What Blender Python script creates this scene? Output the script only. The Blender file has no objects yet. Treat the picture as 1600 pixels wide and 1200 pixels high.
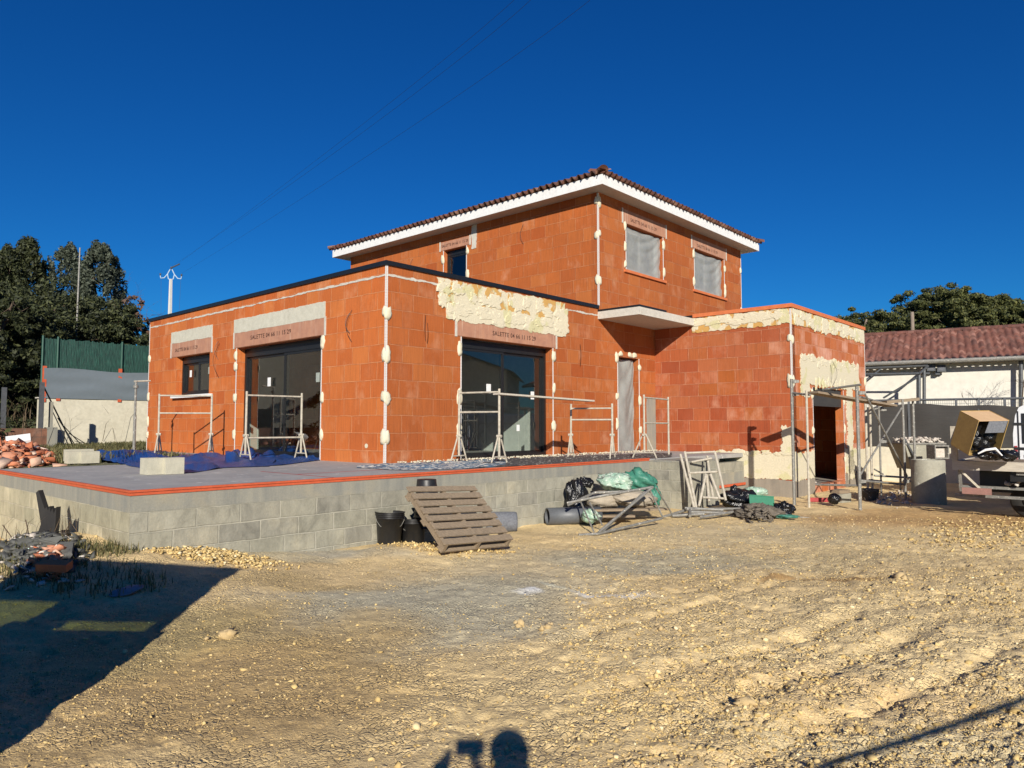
import bpy, math, random
import numpy as np
from mathutils import Vector, Matrix
random.seed(7); rng = np.random.default_rng(11)
R = math.radians; PI = math.pi
sc = bpy.context.scene; COL = sc.collection

# ------------------------------------------------------------------ measuring helpers
FOC, PITCH, EYE = 1122.0, R(3.32), 1.6
def ray(px, py):
    x = (px-800)/FOC; z = -(py-600)/FOC; c, s = math.cos(PITCH), math.sin(PITCH)
    return Vector((x, c-z*s, s+z*c))
def at(px, py, z=0.0):
    r = ray(px, py); return Vector((0,0,EYE)) + r*((z-EYE)/r.z)
def aty(px, py, y):
    r = ray(px, py); return Vector((0,0,EYE)) + r*(y/r.y)
TH = R(47.8); AX, AY = -2.33, 13.19
U2 = np.array([math.cos(TH), math.sin(TH)]); V2 = np.array([-math.sin(TH), math.cos(TH)])
def wor(x, y, z=0.0):
    return Vector((AX+U2[0]*x+V2[0]*y, AY+U2[1]*x+V2[1]*y, z))
def locxy(X, Y):
    dx = X-AX; dy = Y-AY
    return dx*U2[0]+dy*U2[1], dx*V2[0]+dy*V2[1]

# ------------------------------------------------------------------ value noise (numpy)
def _hash(ix, iy, seed):
    n = (ix.astype(np.int64)*374761393 + iy.astype(np.int64)*668265263 + seed*1274126177) & 0xffffffff
    n = ((n ^ (n >> 13))*1274126177) & 0xffffffff
    n = n ^ (n >> 16)
    return (n & 0xffffff)/float(0xffffff)
def vnoise(x, y, seed=0):
    x = np.asarray(x, float); y = np.asarray(y, float)
    ix = np.floor(x); iy = np.floor(y); fx = x-ix; fy = y-iy
    fx = fx*fx*(3-2*fx); fy = fy*fy*(3-2*fy)
    a = _hash(ix, iy, seed); b = _hash(ix+1, iy, seed); c = _hash(ix, iy+1, seed); d = _hash(ix+1, iy+1, seed)
    return (a*(1-fx)+b*fx)*(1-fy)+(c*(1-fx)+d*fx)*fy
def fbm(x, y, seed=0, octv=4):
    s = 0; a = 1; t = 0
    for i in range(octv):
        s = s+a*vnoise(x*2**i, y*2**i, seed+i*17); t += a; a *= .5
    return s/t
def sstep(a, b, x):
    t = np.clip((x-a)/(b-a), 0, 1); return t*t*(3-2*t)

RUTS = [(at(980,1075), at(1345,955), .07), (at(1075,1130), at(1420,985), .08), (at(860,1010), at(1210,905), .05), (at(1180,1190), at(1560,1010), .06)]
def H0(X, Y):
    X = np.asarray(X, float); Y = np.asarray(Y, float)
    lx, ly = locxy(X, Y)
    h = -0.09*sstep(6, 11, Y) - 0.05*sstep(4, 9, lx)
    h = h + .10*np.exp(-(((X+1.35)/.8)**2+((Y-9.4)/.8)**2))
    h = h + .36*np.exp(-(((X+4.6)/1.9)**2+((Y-7.9)/1.8)**2)) + .12*np.exp(-(((X+5.6)/1.5)**2+((Y-9.0)/1.4)**2))
    back = sstep(3.0, 3.5, ly)*sstep(-.35, -1.2, lx+0*ly) * (1-sstep(60, 90, ly))
    back = np.maximum(back, sstep(10.6, 11.2, ly)*(1-sstep(3, 8, lx)))
    back = np.maximum(back, sstep(3.0,3.5,ly)*sstep(-5.0,-5.6,lx)*1.0)
    h = h*(1-back)+back*(.8+.10*fbm(X*.9, Y*.9, 5))
    h = h + 3.6*sstep(-15.0, -30, X)*sstep(18, 40, Y)
    return h
def rough(X, Y):
    X = np.asarray(X, float); Y = np.asarray(Y, float)
    m = .45+.55*sstep(-1.5, 2.2, X)*(1-sstep(9, 12, Y)) + .25*sstep(-2.0,-4.0,X)
    n = (fbm(X*1.1, Y*1.1, 3, 3)-.5)*.07 + (fbm(X*5, Y*5, 9, 3)-.5)*.05*m + (fbm(X*17, Y*17, 21, 3)-.5)*.040*m - .022*m*np.exp(-(np.abs(fbm(X*4.2, Y*4.2, 51, 4)-.5)/.02)**2)
    for p, q, w in RUTS:
        d = (q-p); L = d.length; dx, dy = d.x/L, d.y/L
        s = (X-p.x)*dx+(Y-p.y)*dy; t = (X-p.x)*(-dy)+(Y-p.y)*dx + (fbm(s*1.3, s*0+2, 31)-.5)*.25
        env = sstep(-.8, .4, s)*(1-sstep(L-.3, L+1.2, s))
        n = n - env*.026*np.exp(-(t/w)**2) + env*.012*np.exp(-((t-.17)/.09)**2) + env*.012*np.exp(-((t+.2)/.1)**2)
    fade = 1-sstep(25, 60, np.hypot(X, Y))
    return n*fade
def H(X, Y): return H0(X, Y)+rough(X, Y)
def gz(x, y): return float(H(np.array([x]), np.array([y]))[0])

# ------------------------------------------------------------------ node helper
class NT:
    def __init__(s, name):
        s.m = bpy.data.materials.new(name); s.m.use_nodes = True; s.t = s.m.node_tree; s.t.nodes.clear()
        s.out = s.t.nodes.new('ShaderNodeOutputMaterial')
    def n(s, typ, ins=None, **kw):
        nd = s.t.nodes.new(typ)
        for k, v in kw.items(): setattr(nd, k, v)
        if ins:
            for k, v in ins.items():
                sock = nd.inputs[k]
                if isinstance(v, bpy.types.NodeSocket): s.t.links.new(v, sock)
                else: sock.default_value = v
        return nd
    def link(s, a, b): s.t.links.new(a, b)
    def uv(s): return s.n('ShaderNodeUVMap').outputs[0]
    def objc(s): return s.n('ShaderNodeTexCoord').outputs['Object']
    def noise(s, vec, scale, detail=4, rough=.55, dist=0.0):
        return s.n('ShaderNodeTexNoise', {'Vector': vec, 'Scale': scale, 'Detail': detail, 'Roughness': rough, 'Distortion': dist}).outputs[0]
    def scale(s, vec, v, off=(0,0,0)):
        return s.n('ShaderNodeMapping', {'Vector': vec, 'Scale': v, 'Location': off}).outputs[0]
    def ramp(s, fac, stops, interp='LINEAR'):
        nd = s.n('ShaderNodeValToRGB', {'Fac': fac}); cr = nd.color_ramp; cr.interpolation = interp
        while len(cr.elements) < len(stops): cr.elements.new(.5)
        for e, (p, c) in zip(cr.elements, stops):
            e.position = p; e.color = (c, c, c, 1) if isinstance(c, (int, float)) else (*c, 1)
        return nd.outputs[0]
    def mix(s, f, a, b, mode='MIX'):
        nd = s.n('ShaderNodeMix', data_type='RGBA', blend_type=mode)
        for i, v in ((0, f), (6, a), (7, b)):
            if isinstance(v, bpy.types.NodeSocket): s.t.links.new(v, nd.inputs[i])
            else: nd.inputs[i].default_value = v if i == 0 else (*v, 1) if len(v) == 3 else v
        return nd.outputs[2]
    def math(s, op, a, b=0.0, c=0.0, clamp=False):
        nd = s.n('ShaderNodeMath', operation=op, use_clamp=clamp)
        for i, v in ((0, a), (1, b), (2, c)):
            if isinstance(v, bpy.types.NodeSocket): s.t.links.new(v, nd.inputs[i])
            else: nd.inputs[i].default_value = v
        return nd.outputs[0]
    def bump(s, h, strength=.3, dist=.01):
        return s.n('ShaderNodeBump', {'Height': h, 'Strength': strength, 'Distance': dist}).outputs[0]
    def princ(s, color, rough=.8, normal=None, **kw):
        p = s.n('ShaderNodeBsdfPrincipled')
        for k, v in (('Base Color', color), ('Roughness', rough)):
            if isinstance(v, bpy.types.NodeSocket): s.t.links.new(v, p.inputs[k])
            else: p.inputs[k].default_value = (*v, 1) if k == 'Base Color' else v
        for k, v in kw.items(): p.inputs[k.replace('_', ' ')].default_value = v
        if normal is not None: s.t.links.new(normal, p.inputs['Normal'])
        s.t.links.new(p.outputs[0], s.out.inputs[0]); return p

def simple(name, c1, c2=None, scale=6, rough=.8, bump=.3, dist=.006, metallic=0.0, stretch=(1,1,1), spots=None, **kw):
    t = NT(name); v = t.objc(); vv = t.scale(v, stretch)
    n1 = t.noise(vv, scale, 6, .6); n2 = t.noise(vv, scale*6, 4, .6)
    c2 = c2 or tuple(x*.7 for x in c1)
    f = t.ramp(n1, [(.3, 0), (.7, 1)])
    col = t.mix(f, c1, c2)
    col = t.mix(.35, col, t.ramp(n2, [(.3, .55), (.7, 1.0)]), 'MULTIPLY')
    if spots: col = t.mix(t.ramp(t.noise(vv, scale*2.3, 5, .65), [(spots[1], 0), (spots[1]+.05, 1)]), col, spots[0])
    t.princ(col, rough, t.bump(t.math('ADD', n1, n2), bump, dist), Metallic=metallic, **kw)
    return t.m

def brick_mat(name, w, hgt, offz, cols, mortar, bloomc, ribs=True, bloom=(.56,.72), msize=.0085, offx=0.0):
    t = NT(name); uv = t.scale(t.uv(), (1,1,1), (offx, -offz, 0))
    wob = t.noise(uv, 2.2, 3); wob2 = t.noise(uv, 9, 2)
    sx = t.n('ShaderNodeSeparateXYZ', {0: uv})
    y2 = t.math('ADD', sx.outputs[1], t.math('MULTIPLY', t.math('SUBTRACT', wob, .5), .035))
    x2 = t.math('ADD', sx.outputs[0], t.math('MULTIPLY', t.math('SUBTRACT', wob2, .5), .02))
    vec = t.n('ShaderNodeCombineXYZ', {0: x2, 1: y2}).outputs[0]
    def bt(o=.5, ms=msize):
        return t.n('ShaderNodeTexBrick', {'Vector': vec, 'Color1': (0,0,0,1), 'Color2': (1,1,1,1), 'Mortar': (0,0,0,1), 'Scale': 1.0,
            'Mortar Size': ms, 'Mortar Smooth': .3, 'Bias': 0.0, 'Brick Width': w, 'Row Height': hgt}, offset=o, squash=.86, squash_frequency=3)
    b = bt(); rnd = b.outputs[0]; mort = b.outputs[1]
    col = t.ramp(rnd, cols)
    big = t.noise(uv, .45, 4, .6); col = t.mix(.5, col, t.ramp(big, [(.3, .72), (.7, 1.12)]), 'MULTIPLY')
    # pale bloom that differs from brick to brick
    nb = t.noise(t.scale(uv, (1, .6, 1)), 2.6, 6, .65)
    rb = t.math('FRACT', t.math('MULTIPLY', rnd, 7.31))
    fb = t.math('MULTIPLY', t.ramp(nb, [(bloom[0]-.1, 0), (bloom[1], 1)]), t.ramp(rb, [(.35, .06), (.95, .85)]))
    col = t.mix(fb, col, bloomc)
    drip = t.math('MULTIPLY', t.ramp(t.noise(t.scale(uv, (26 if ribs else 11, 1.1, 1)), 1.0, 5, .7), [(.60, 0), (.74, 1)]), t.ramp(t.noise(uv, 1.3, 3), [(.45, 0), (.65, .7)]))
    col = t.mix(drip, col, bloomc)
    if ribs:
        rb1 = t.noise(t.scale(uv, (60, 1.6, 1)), 1.0, 4, .7)
        col = t.mix(.7, col, t.ramp(rb1, [(.3, .55), (.5, .95), (.7, 1.10)]), 'MULTIPLY')
    if not ribs:
        st = t.noise(t.scale(uv, (1.6, .9, 1)), 1.6, 6, .7, 1.2); col = t.mix(.75, col, t.ramp(st, [(.3, .62), (.5, 1.0), (.7, 1.18)]), 'MULTIPLY')
        st2 = t.noise(t.scale(uv, (5, 2.4, 1)), 1.6, 5, .7, .8); col = t.mix(.45, col, t.ramp(st2, [(.36, .60), (.6, 1.08)]), 'MULTIPLY')
    ng = t.noise(uv, 38, 4, .6)
    col = t.mix(.3, col, t.ramp(ng, [(.3, .7), (.7, 1.05)]), 'MULTIPLY')
    mm = t.math('MULTIPLY', mort, t.ramp(t.noise(uv, 3.1, 4, .7), [(.34, .25), (.58, .9)]))
    col = t.mix(mm, col, mortar)
    hh = t.math('SUBTRACT', t.math('MULTIPLY', ng, .4), t.math('MULTIPLY', mort, 1.0))
    hh = t.math('ADD', hh, t.math('MULTIPLY', rnd, .5))
    if ribs: hh = t.math('ADD', hh, t.math('MULTIPLY', rb1, .5))
    t.princ(col, .88, t.bump(hh, .9, .012))
    return t.m

M = {}
BC = [(0,(.46,.105,.018)),(.25,(.56,.145,.026)),(.5,(.50,.120,.020)),(.75,(.57,.165,.034)),(1,(.46,.097,.014))]
M['brick'] = brick_mat('red_hollow_brick', .52, .33, 1.13, BC, (.62,.27,.12), (.66,.34,.18), bloom=(.60,.80))
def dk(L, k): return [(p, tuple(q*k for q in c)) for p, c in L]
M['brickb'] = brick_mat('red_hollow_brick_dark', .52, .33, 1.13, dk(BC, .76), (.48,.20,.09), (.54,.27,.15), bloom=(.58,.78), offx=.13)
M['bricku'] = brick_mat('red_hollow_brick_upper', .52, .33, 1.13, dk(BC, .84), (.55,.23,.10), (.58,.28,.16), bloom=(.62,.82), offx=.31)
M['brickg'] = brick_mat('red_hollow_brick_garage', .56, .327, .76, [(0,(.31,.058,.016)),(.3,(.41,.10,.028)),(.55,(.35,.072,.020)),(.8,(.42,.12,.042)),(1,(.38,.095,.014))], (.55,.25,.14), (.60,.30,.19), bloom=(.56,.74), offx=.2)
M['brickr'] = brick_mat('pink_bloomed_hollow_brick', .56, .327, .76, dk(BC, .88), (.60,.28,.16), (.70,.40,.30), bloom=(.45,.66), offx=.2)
M['block'] = brick_mat('grey_concrete_block', .51, .215, .69, [(0,(.285,.275,.215)),(.5,(.345,.33,.26)),(1,(.26,.25,.205))], (.40,.38,.305), (.44,.40,.29), ribs=False, msize=.010)
M['blockl'] = brick_mat('pale_concrete_block_left', .51, .215, .69, [(0,(.34,.31,.215)),(.5,(.41,.375,.26)),(1,(.31,.29,.20))], (.48,.44,.33), (.56,.50,.35), ribs=False, msize=.008, bloom=(.45,.62))  # yellower light on the left face put into the colour; pale drips are real
M['dkbrick'] = brick_mat('dark_rough_brick', .5, .25, 0, [(0,(.16,.075,.045)),(1,(.22,.10,.06))], (.12,.09,.07), (.2,.15,.12), ribs=False)  # shade lying on the low left wall is put into this dark colour
def streaked(name, a, b, c):
    t = NT(name); uv = t.uv()
    n1 = t.noise(t.scale(uv, (7, .8, 1)), 1, 5, .65); n2 = t.noise(uv, 1.4, 5, .6); n3 = t.noise(uv, 45, 4, .6)
    col = t.mix(t.ramp(n1, [(.35, 0), (.65, 1)]), a, b); col = t.mix(t.ramp(n2, [(.5, 0), (.7, .8)]), col, c)
    col = t.mix(.35, col, t.ramp(n3, [(.3, .6), (.7, 1.05)]), 'MULTIPLY')
    t.princ(col, .9, t.bump(t.math('ADD', n3, n2), .5, .006)); return t.m
M['conc_band'] = streaked('grey_cast_concrete', (.215,.215,.19), (.29,.28,.23), (.34,.30,.21))
M['base_conc'] = streaked('base_concrete', (.24,.21,.17), (.30,.26,.21), (.19,.17,.14))
M['slab'] = simple('smooth_screed', (.29,.29,.285), (.41,.395,.37), 1.7, .8, .25, .003, spots=((.58,.56,.52), .63))
M['orange'] = simple('orange_edge_profile', (.60,.115,.045), (.48,.09,.035), 5, .5, .1)
M['terracotta'] = simple('terracotta', (.66,.19,.06), (.52,.14,.05), 7, .8, .3)
M['blackal'] = simple('black_aluminium', (.010,.011,.012), (.014,.015,.016), 8, .38, .03)
M['black'] = simple('black_plastic', (.010,.010,.011), (.018,.018,.018), 9, .45, .2)
M['white'] = simple('white_pvc', (.80,.80,.78), (.74,.74,.72), 3, .55, .05)
M['soffit'] = simple('beige_soffit', (.50,.46,.40), (.45,.41,.36), 3, .6, .05, stretch=(1,1,1))
M['steel'] = simple('galvanised_steel', (.30,.29,.26), (.18,.175,.155), 12, .6, .25, metallic=.25, spots=((.62,.58,.50), .60))
M['steeld'] = simple('dark_steel', (.12,.13,.14), (.08,.085,.09), 12, .5, .2, metallic=.3)
M['dirtyw'] = simple('plaster_stained_tube', (.56,.51,.41), (.36,.32,.25), 14, .8, .5, spots=((.25,.22,.19), .63))
M['wood'] = simple('weathered_wood', (.31,.235,.155), (.19,.145,.098), 5, .85, .5, stretch=(.6,9,9), spots=((.42,.34,.25), .66))
M['woodl'] = simple('pale_plank', (.60,.55,.46), (.42,.37,.30), 6, .85, .4, stretch=(1,8,8))
M['card'] = simple('brown_cardboard', (.48,.32,.095), (.40,.26,.08), 4, .8, .15, spots=((.30,.21,.12), .64))
M['cardl'] = simple('pale_cardboard', (.70,.47,.26), (.62,.40,.21), 4, .8, .15)
M['pipe'] = simple('grey_pvc_pipe', (.115,.125,.135), (.085,.09,.10), 6, .5, .1)
M['felt'] = simple('grey_roll_felt', (.19,.20,.22), (.10,.105,.12), 40, .9, .6)
M['bagblack'] = simple('black_bag_film', (.008,.008,.009), (.012,.012,.013), 6, .22, .5, .02)
M['tarpg'] = simple('green_tarp', (.035,.17,.115), (.06,.23,.165), 5, .45, .4, .02, spots=((.18,.36,.28), .66))
M['baggw'] = simple('pale_green_bag', (.22,.38,.28), (.45,.55,.44), 9, .5, .6, .02, spots=((.62,.66,.58), .56))
M['sand'] = simple('sand_bag_cloth', (.42,.36,.27), (.34,.29,.22), 7, .85, .5, .02)
M['tarpb'] = simple('blue_tarp', (.020,.075,.27), (.012,.045,.18), 6, .42, .5, .02, spots=((.05,.14,.36), .63))
M['tarpd'] = simple('plaster_spattered_tarp', (.10,.22,.33), (.06,.11,.17), 5, .6, .6, .02, spots=((.60,.60,.54), .50))
M['tarpk'] = simple('dark_dirty_sheet', (.045,.045,.05), (.09,.085,.08), 7, .7, .6, .02, spots=((.60,.58,.50), .58))
M['cream'] = simple('cream_render', (.64,.60,.47), (.55,.51,.39), 1.6, .9, .5, .008, spots=((.58,.54,.42), .64))
M['creamw'] = simple('white_render', (.70,.68,.60), (.66,.64,.56), .8, .9, .15, .003)
M['rubblew'] = simple('pale_rubble', (.66,.62,.54), (.45,.38,.32), 16, .9, .6, spots=((.34,.12,.09), .64))
M['slate'] = simple('slate_grey_debris', (.07,.072,.066), (.13,.13,.115), 7, .8, .5, stretch=(1,4,1))
M['charred'] = simple('charred_wood', (.010,.009,.009), (.022,.02,.018), 8, .8, .5, stretch=(1,1,.2))
M['concpipe'] = simple('weathered_concrete_ring', (.38,.365,.29), (.28,.27,.215), 4, .9, .5, spots=((.50,.49,.41), .62))
M['rock'] = simple('limestone', (.60,.45,.24), (.44,.32,.15), 6, .9, .6, .01)
M['bluestone'] = simple('grey_plastic_scrap', (.22,.24,.28), (.18,.19,.22), 6, .6, .3)
M['green'] = simple('green_plastic_crate', (.02,.16,.085), (.025,.19,.10), 5, .45, .15)
M['greenpole'] = simple('green_painted_metal', (.015,.07,.05), (.02,.09,.06), 5, .5, .1)
M['red'] = simple('red_plastic', (.40,.03,.03), (.30,.025,.025), 5, .5, .2)
M['netbrown'] = simple('tangled_netting', (.24,.20,.15), (.13,.11,.085), 30, .9, .7, .02)
M['plaster_wall'] = simple('plasterboard', (.62,.66,.62), (.56,.60,.57), 1.2, .8, .1)
M['paper'] = simple('white_sticker', (.8,.8,.78), (.75,.75,.73), 5, .7, .05)
M['tyre'] = simple('tyre_rubber', (.02,.02,.02), (.03,.028,.025), 9, .85, .3)
M['vanwhite'] = simple('white_van_paint', (.70,.71,.72), (.66,.67,.68), 2, .3, .02)
M['vanbody'] = simple('dark_blue_van_paint', (.03,.05,.09), (.035,.055,.1), 2, .3, .02)
M['bark'] = simple('bark', (.14,.10,.07), (.09,.065,.045), 8, .95, .8, .03, stretch=(1,1,.3))
M['barkp'] = simple('pale_pine_bark', (.30,.24,.19), (.20,.16,.12), 8, .95, .8, .03, stretch=(1,1,.3))
M['polec'] = simple('concrete_pole', (.68,.66,.62), (.6,.58,.54), 4, .9, .2)
M['ins'] = simple('pale_insulator_arm', (.45,.60,.72), (.4,.5,.6), 4, .4, .1)
M['txt'] = simple('stencil_ink', (.03,.010,.006), (.06,.02,.012), 60, .9, .1)
M['cloth'] = simple('dark_cloth', (.04,.045,.06), (.03,.03,.04), 6, .9, .2)
M['skin'] = simple('skin', (.55,.34,.25), (.5,.3,.22), 5, .6, .1)
M['hair'] = simple('dark_hair', (.03,.02,.015), (.04,.03,.02), 30, .7, .5)
M['mortar'] = simple('dry_mortar', (.60,.57,.50), (.50,.47,.40), 10, .95, .6, .015)
M['roofgrey'] = simple('roof_membrane', (.18,.18,.18), (.14,.14,.14), 3, .9, .2)

def lintel_mat():
    t = NT('terracotta_lintel'); uv = t.uv()
    n1 = t.noise(t.scale(uv, (30, .6, 1)), 1, 4, .7); n2 = t.noise(uv, 5, 4, .6)
    col = t.mix(t.ramp(n2, [(.3, 0), (.7, 1)]), (.43,.215,.13), (.33,.16,.105))
    sx = t.n('ShaderNodeSeparateXYZ', {0: uv})
    col = t.mix(t.ramp(n1, [(.56, 0), (.68, .6)]), col, (.66,.52,.40))
    t.princ(col, .9, t.bump(n1, .5, .006)); return t.m
M['lintel'] = lintel_mat()

def plaster_mat(name, mus, thr=(.47,.52), under=(.50,.29,.085)):
    t = NT(name); uv = t.uv()
    n = t.noise(t.scale(uv, (1.0, .75, 1)), 3.1, 5, .55, .6); n2 = t.noise(uv, 1.7, 3); n3 = t.noise(uv, 30, 5, .6)
    cream = t.mix(t.ramp(n3, [(.3, 0), (.7, 1)]), (.66,.60,.44), (.52,.47,.34))
    yg = t.mix(t.ramp(n3, [(.3, 0), (.7, 1)]), (.56,.53,.26), (.44,.42,.21))
    col = t.mix(t.ramp(n2, [(.56, 0), (.60, .65)]), cream, yg)
    f = t.ramp(n, [(thr[0], mus), (thr[1], 0)])
    col = t.mix(f, col, under)
    h = t.math('ADD', t.math('MULTIPLY', n3, .4), t.math('MULTIPLY', t.math('SUBTRACT', 1.0, f), .8))
    h = t.math('ADD', h, t.math('MULTIPLY', t.noise(uv, 8, 4, .6), .8))
    t.princ(col, .92, t.bump(h, .7, .012)); return t.m
M['plaster'] = plaster_mat('cream_mortar_patch', 0.0)
M['plasterm'] = plaster_mat('mortar_over_mustard_primer', 1.0, (.46,.50))
M['plastero'] = plaster_mat('mortar_over_primer_sparse', 1.0, (.43,.46))
M['render'] = simple('pale_render_band', (.58,.56,.46), (.48,.46,.37), 7, .92, .5, .008, spots=((.56,.54,.46), .64))
M['dab'] = simple('cream_mortar_dab', (.70,.64,.48), (.60,.55,.40), 14, .92, .6, .01)

def bead_mat():
    t = NT('perforated_white_bead'); uv = t.uv()
    b = t.n('ShaderNodeTexBrick', {'Vector': uv, 'Color1': (.30,.22,.18,1), 'Color2': (.34,.26,.22,1), 'Mortar': (.66,.65,.62,1), 'Scale': 1.0, 'Mortar Size': .007, 'Brick Width': .019, 'Row Height': .03}, offset=.5)
    t.princ(b.outputs[0], .6); return t.m
M['bead'] = bead_mat()

def tile_mat(name, cols):
    t = NT(name); g = t.n('ShaderNodeNewGeometry'); uv = t.uv()
    b = t.n('ShaderNodeTexBrick', {'Vector': uv, 'Color1': (0,0,0,1), 'Color2': (1,1,1,1), 'Mortar': (.3,.3,.3,1), 'Scale': 1.0, 'Mortar Size': .004, 'Brick Width': .21, 'Row Height': .36}, offset=0.0)
    col = t.ramp(b.outputs[0], cols)
    n = t.noise(uv, 7, 6, .65); col = t.mix(.6, col, t.ramp(n, [(.3, .55), (.7, 1.2)]), 'MULTIPLY')
    t.princ(col, .85, t.bump(n, .4, .006)); return t.m
M['tile'] = tile_mat('aged_roof_tile', [(0,(.13,.050,.032)),(.4,(.22,.095,.06)),(.7,(.09,.045,.035)),(1,(.32,.17,.11))])
M['tile2'] = tile_mat('brown_roof_tile', [(0,(.11,.042,.030)),(.4,(.18,.070,.050)),(.7,(.09,.038,.030)),(1,(.26,.125,.095))])

def glass_mat(name, tint, refl=1.75, rough=0.0):
    t = NT(name)
    tr = t.n('ShaderNodeBsdfTransparent', {0: (*tint, 1)}); gl = t.n('ShaderNodeBsdfGlossy', {'Color': (1,1,1,1), 'Roughness': rough})
    fc = t.n('ShaderNodeLayerWeight', {'Blend': .5}).outputs['Facing']; f5 = t.math('POWER', fc, 4.0); fr = t.math('ADD', t.math('MULTIPLY', f5, 1-refl), refl); mx = t.n('ShaderNodeMixShader', {0: fr, 1: tr.outputs[0], 2: gl.outputs[0]})
    t.link(mx.outputs[0], t.out.inputs[0]); return t.m
M['glass'] = glass_mat('window_glass', (.70,.74,.71), .10)
M['carglass'] = glass_mat('green_tinted_car_glass', (.66,.70,.50), .04)
def film_mat(name, c, al, rough=.35):
    t = NT(name); v = t.objc(); n = t.noise(v, 5, 5, .6, .5)
    p = t.n('ShaderNodeBsdfPrincipled', {'Base Color': (*c, 1), 'Roughness': rough}); t.link(t.bump(n, .5, .02), p.inputs['Normal'])
    tr = t.n('ShaderNodeBsdfTransparent', {0: (.9,.9,.9,1)})
    mx = t.n('ShaderNodeMixShader', {0: t.ramp(n, [(.3, al), (.7, min(1, al+.15))]), 1: tr.outputs[0], 2: p.outputs[0]})
    t.link(mx.outputs[0], t.out.inputs[0]); return t.m
M['film'] = film_mat('clear_protective_film', (.36,.37,.35), .62)
M['filmg'] = film_mat('grey_plastic_sheet', (.15,.18,.20), .97, .4)
M['shade'] = simple('dark_grey_windbreak', (.050,.048,.044), (.040,.038,.036), 2, .9, .3, .01, stretch=(1,1,6))
def fence_mat():
    t = NT('green_fence_strips'); uv = t.uv(); n = t.noise(t.scale(uv, (40, 3, 1)), 1, 4, .7)
    col = t.ramp(n, [(.35, (.004,.022,.018)), (.6, (.018,.085,.062)), (.75, (.05,.15,.11))])
    t.princ(col, .6, t.bump(n, .8, .02)); return t.m
M['gfence'] = fence_mat()
def leaf_mat(name, cols, trans=.25):
    t = NT(name); g = t.n('ShaderNodeNewGeometry'); v = t.objc()
    r = g.outputs['Random Per Island']
    col = t.ramp(r, cols)
    col = t.mix(.55, col, t.ramp(t.noise(v, .55, 3), [(.35, .6), (.65, 1.35)]), 'MULTIPLY')
    p = t.n('ShaderNodeBsdfPrincipled', {'Base Color': col, 'Roughness': .7})
    tl = t.n('ShaderNodeBsdfTranslucent', {0: col})
    mx = t.n('ShaderNodeMixShader', {0: trans, 1: p.outputs[0], 2: tl.outputs[0]}); t.link(mx.outputs[0], t.out.inputs[0]); return t.m
M['leafdk'] = leaf_mat('dark_evergreen_leaf', [(0,(.012,.018,.006)),(.5,(.034,.044,.013)),(1,(.095,.105,.036))])
M['leafbl'] = leaf_mat('grey_green_needles', [(0,(.026,.036,.022)),(.5,(.062,.078,.050)),(1,(.13,.15,.105))])
M['leafbr'] = leaf_mat('brown_autumn_leaf', [(0,(.07,.04,.025)),(.5,(.13,.075,.045)),(1,(.20,.12,.08))])
M['leafpn'] = leaf_mat('pine_needles', [(0,(.028,.036,.011)),(.5,(.075,.088,.022)),(1,(.16,.16,.045))])
M['grass'] = leaf_mat('dry_green_grass', [(0,(.06,.065,.02)),(.5,(.13,.13,.05)),(1,(.26,.22,.10))])
M['reed'] = leaf_mat('dry_stalk', [(0,(.07,.05,.03)),(1,(.2,.14,.08))])

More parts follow.
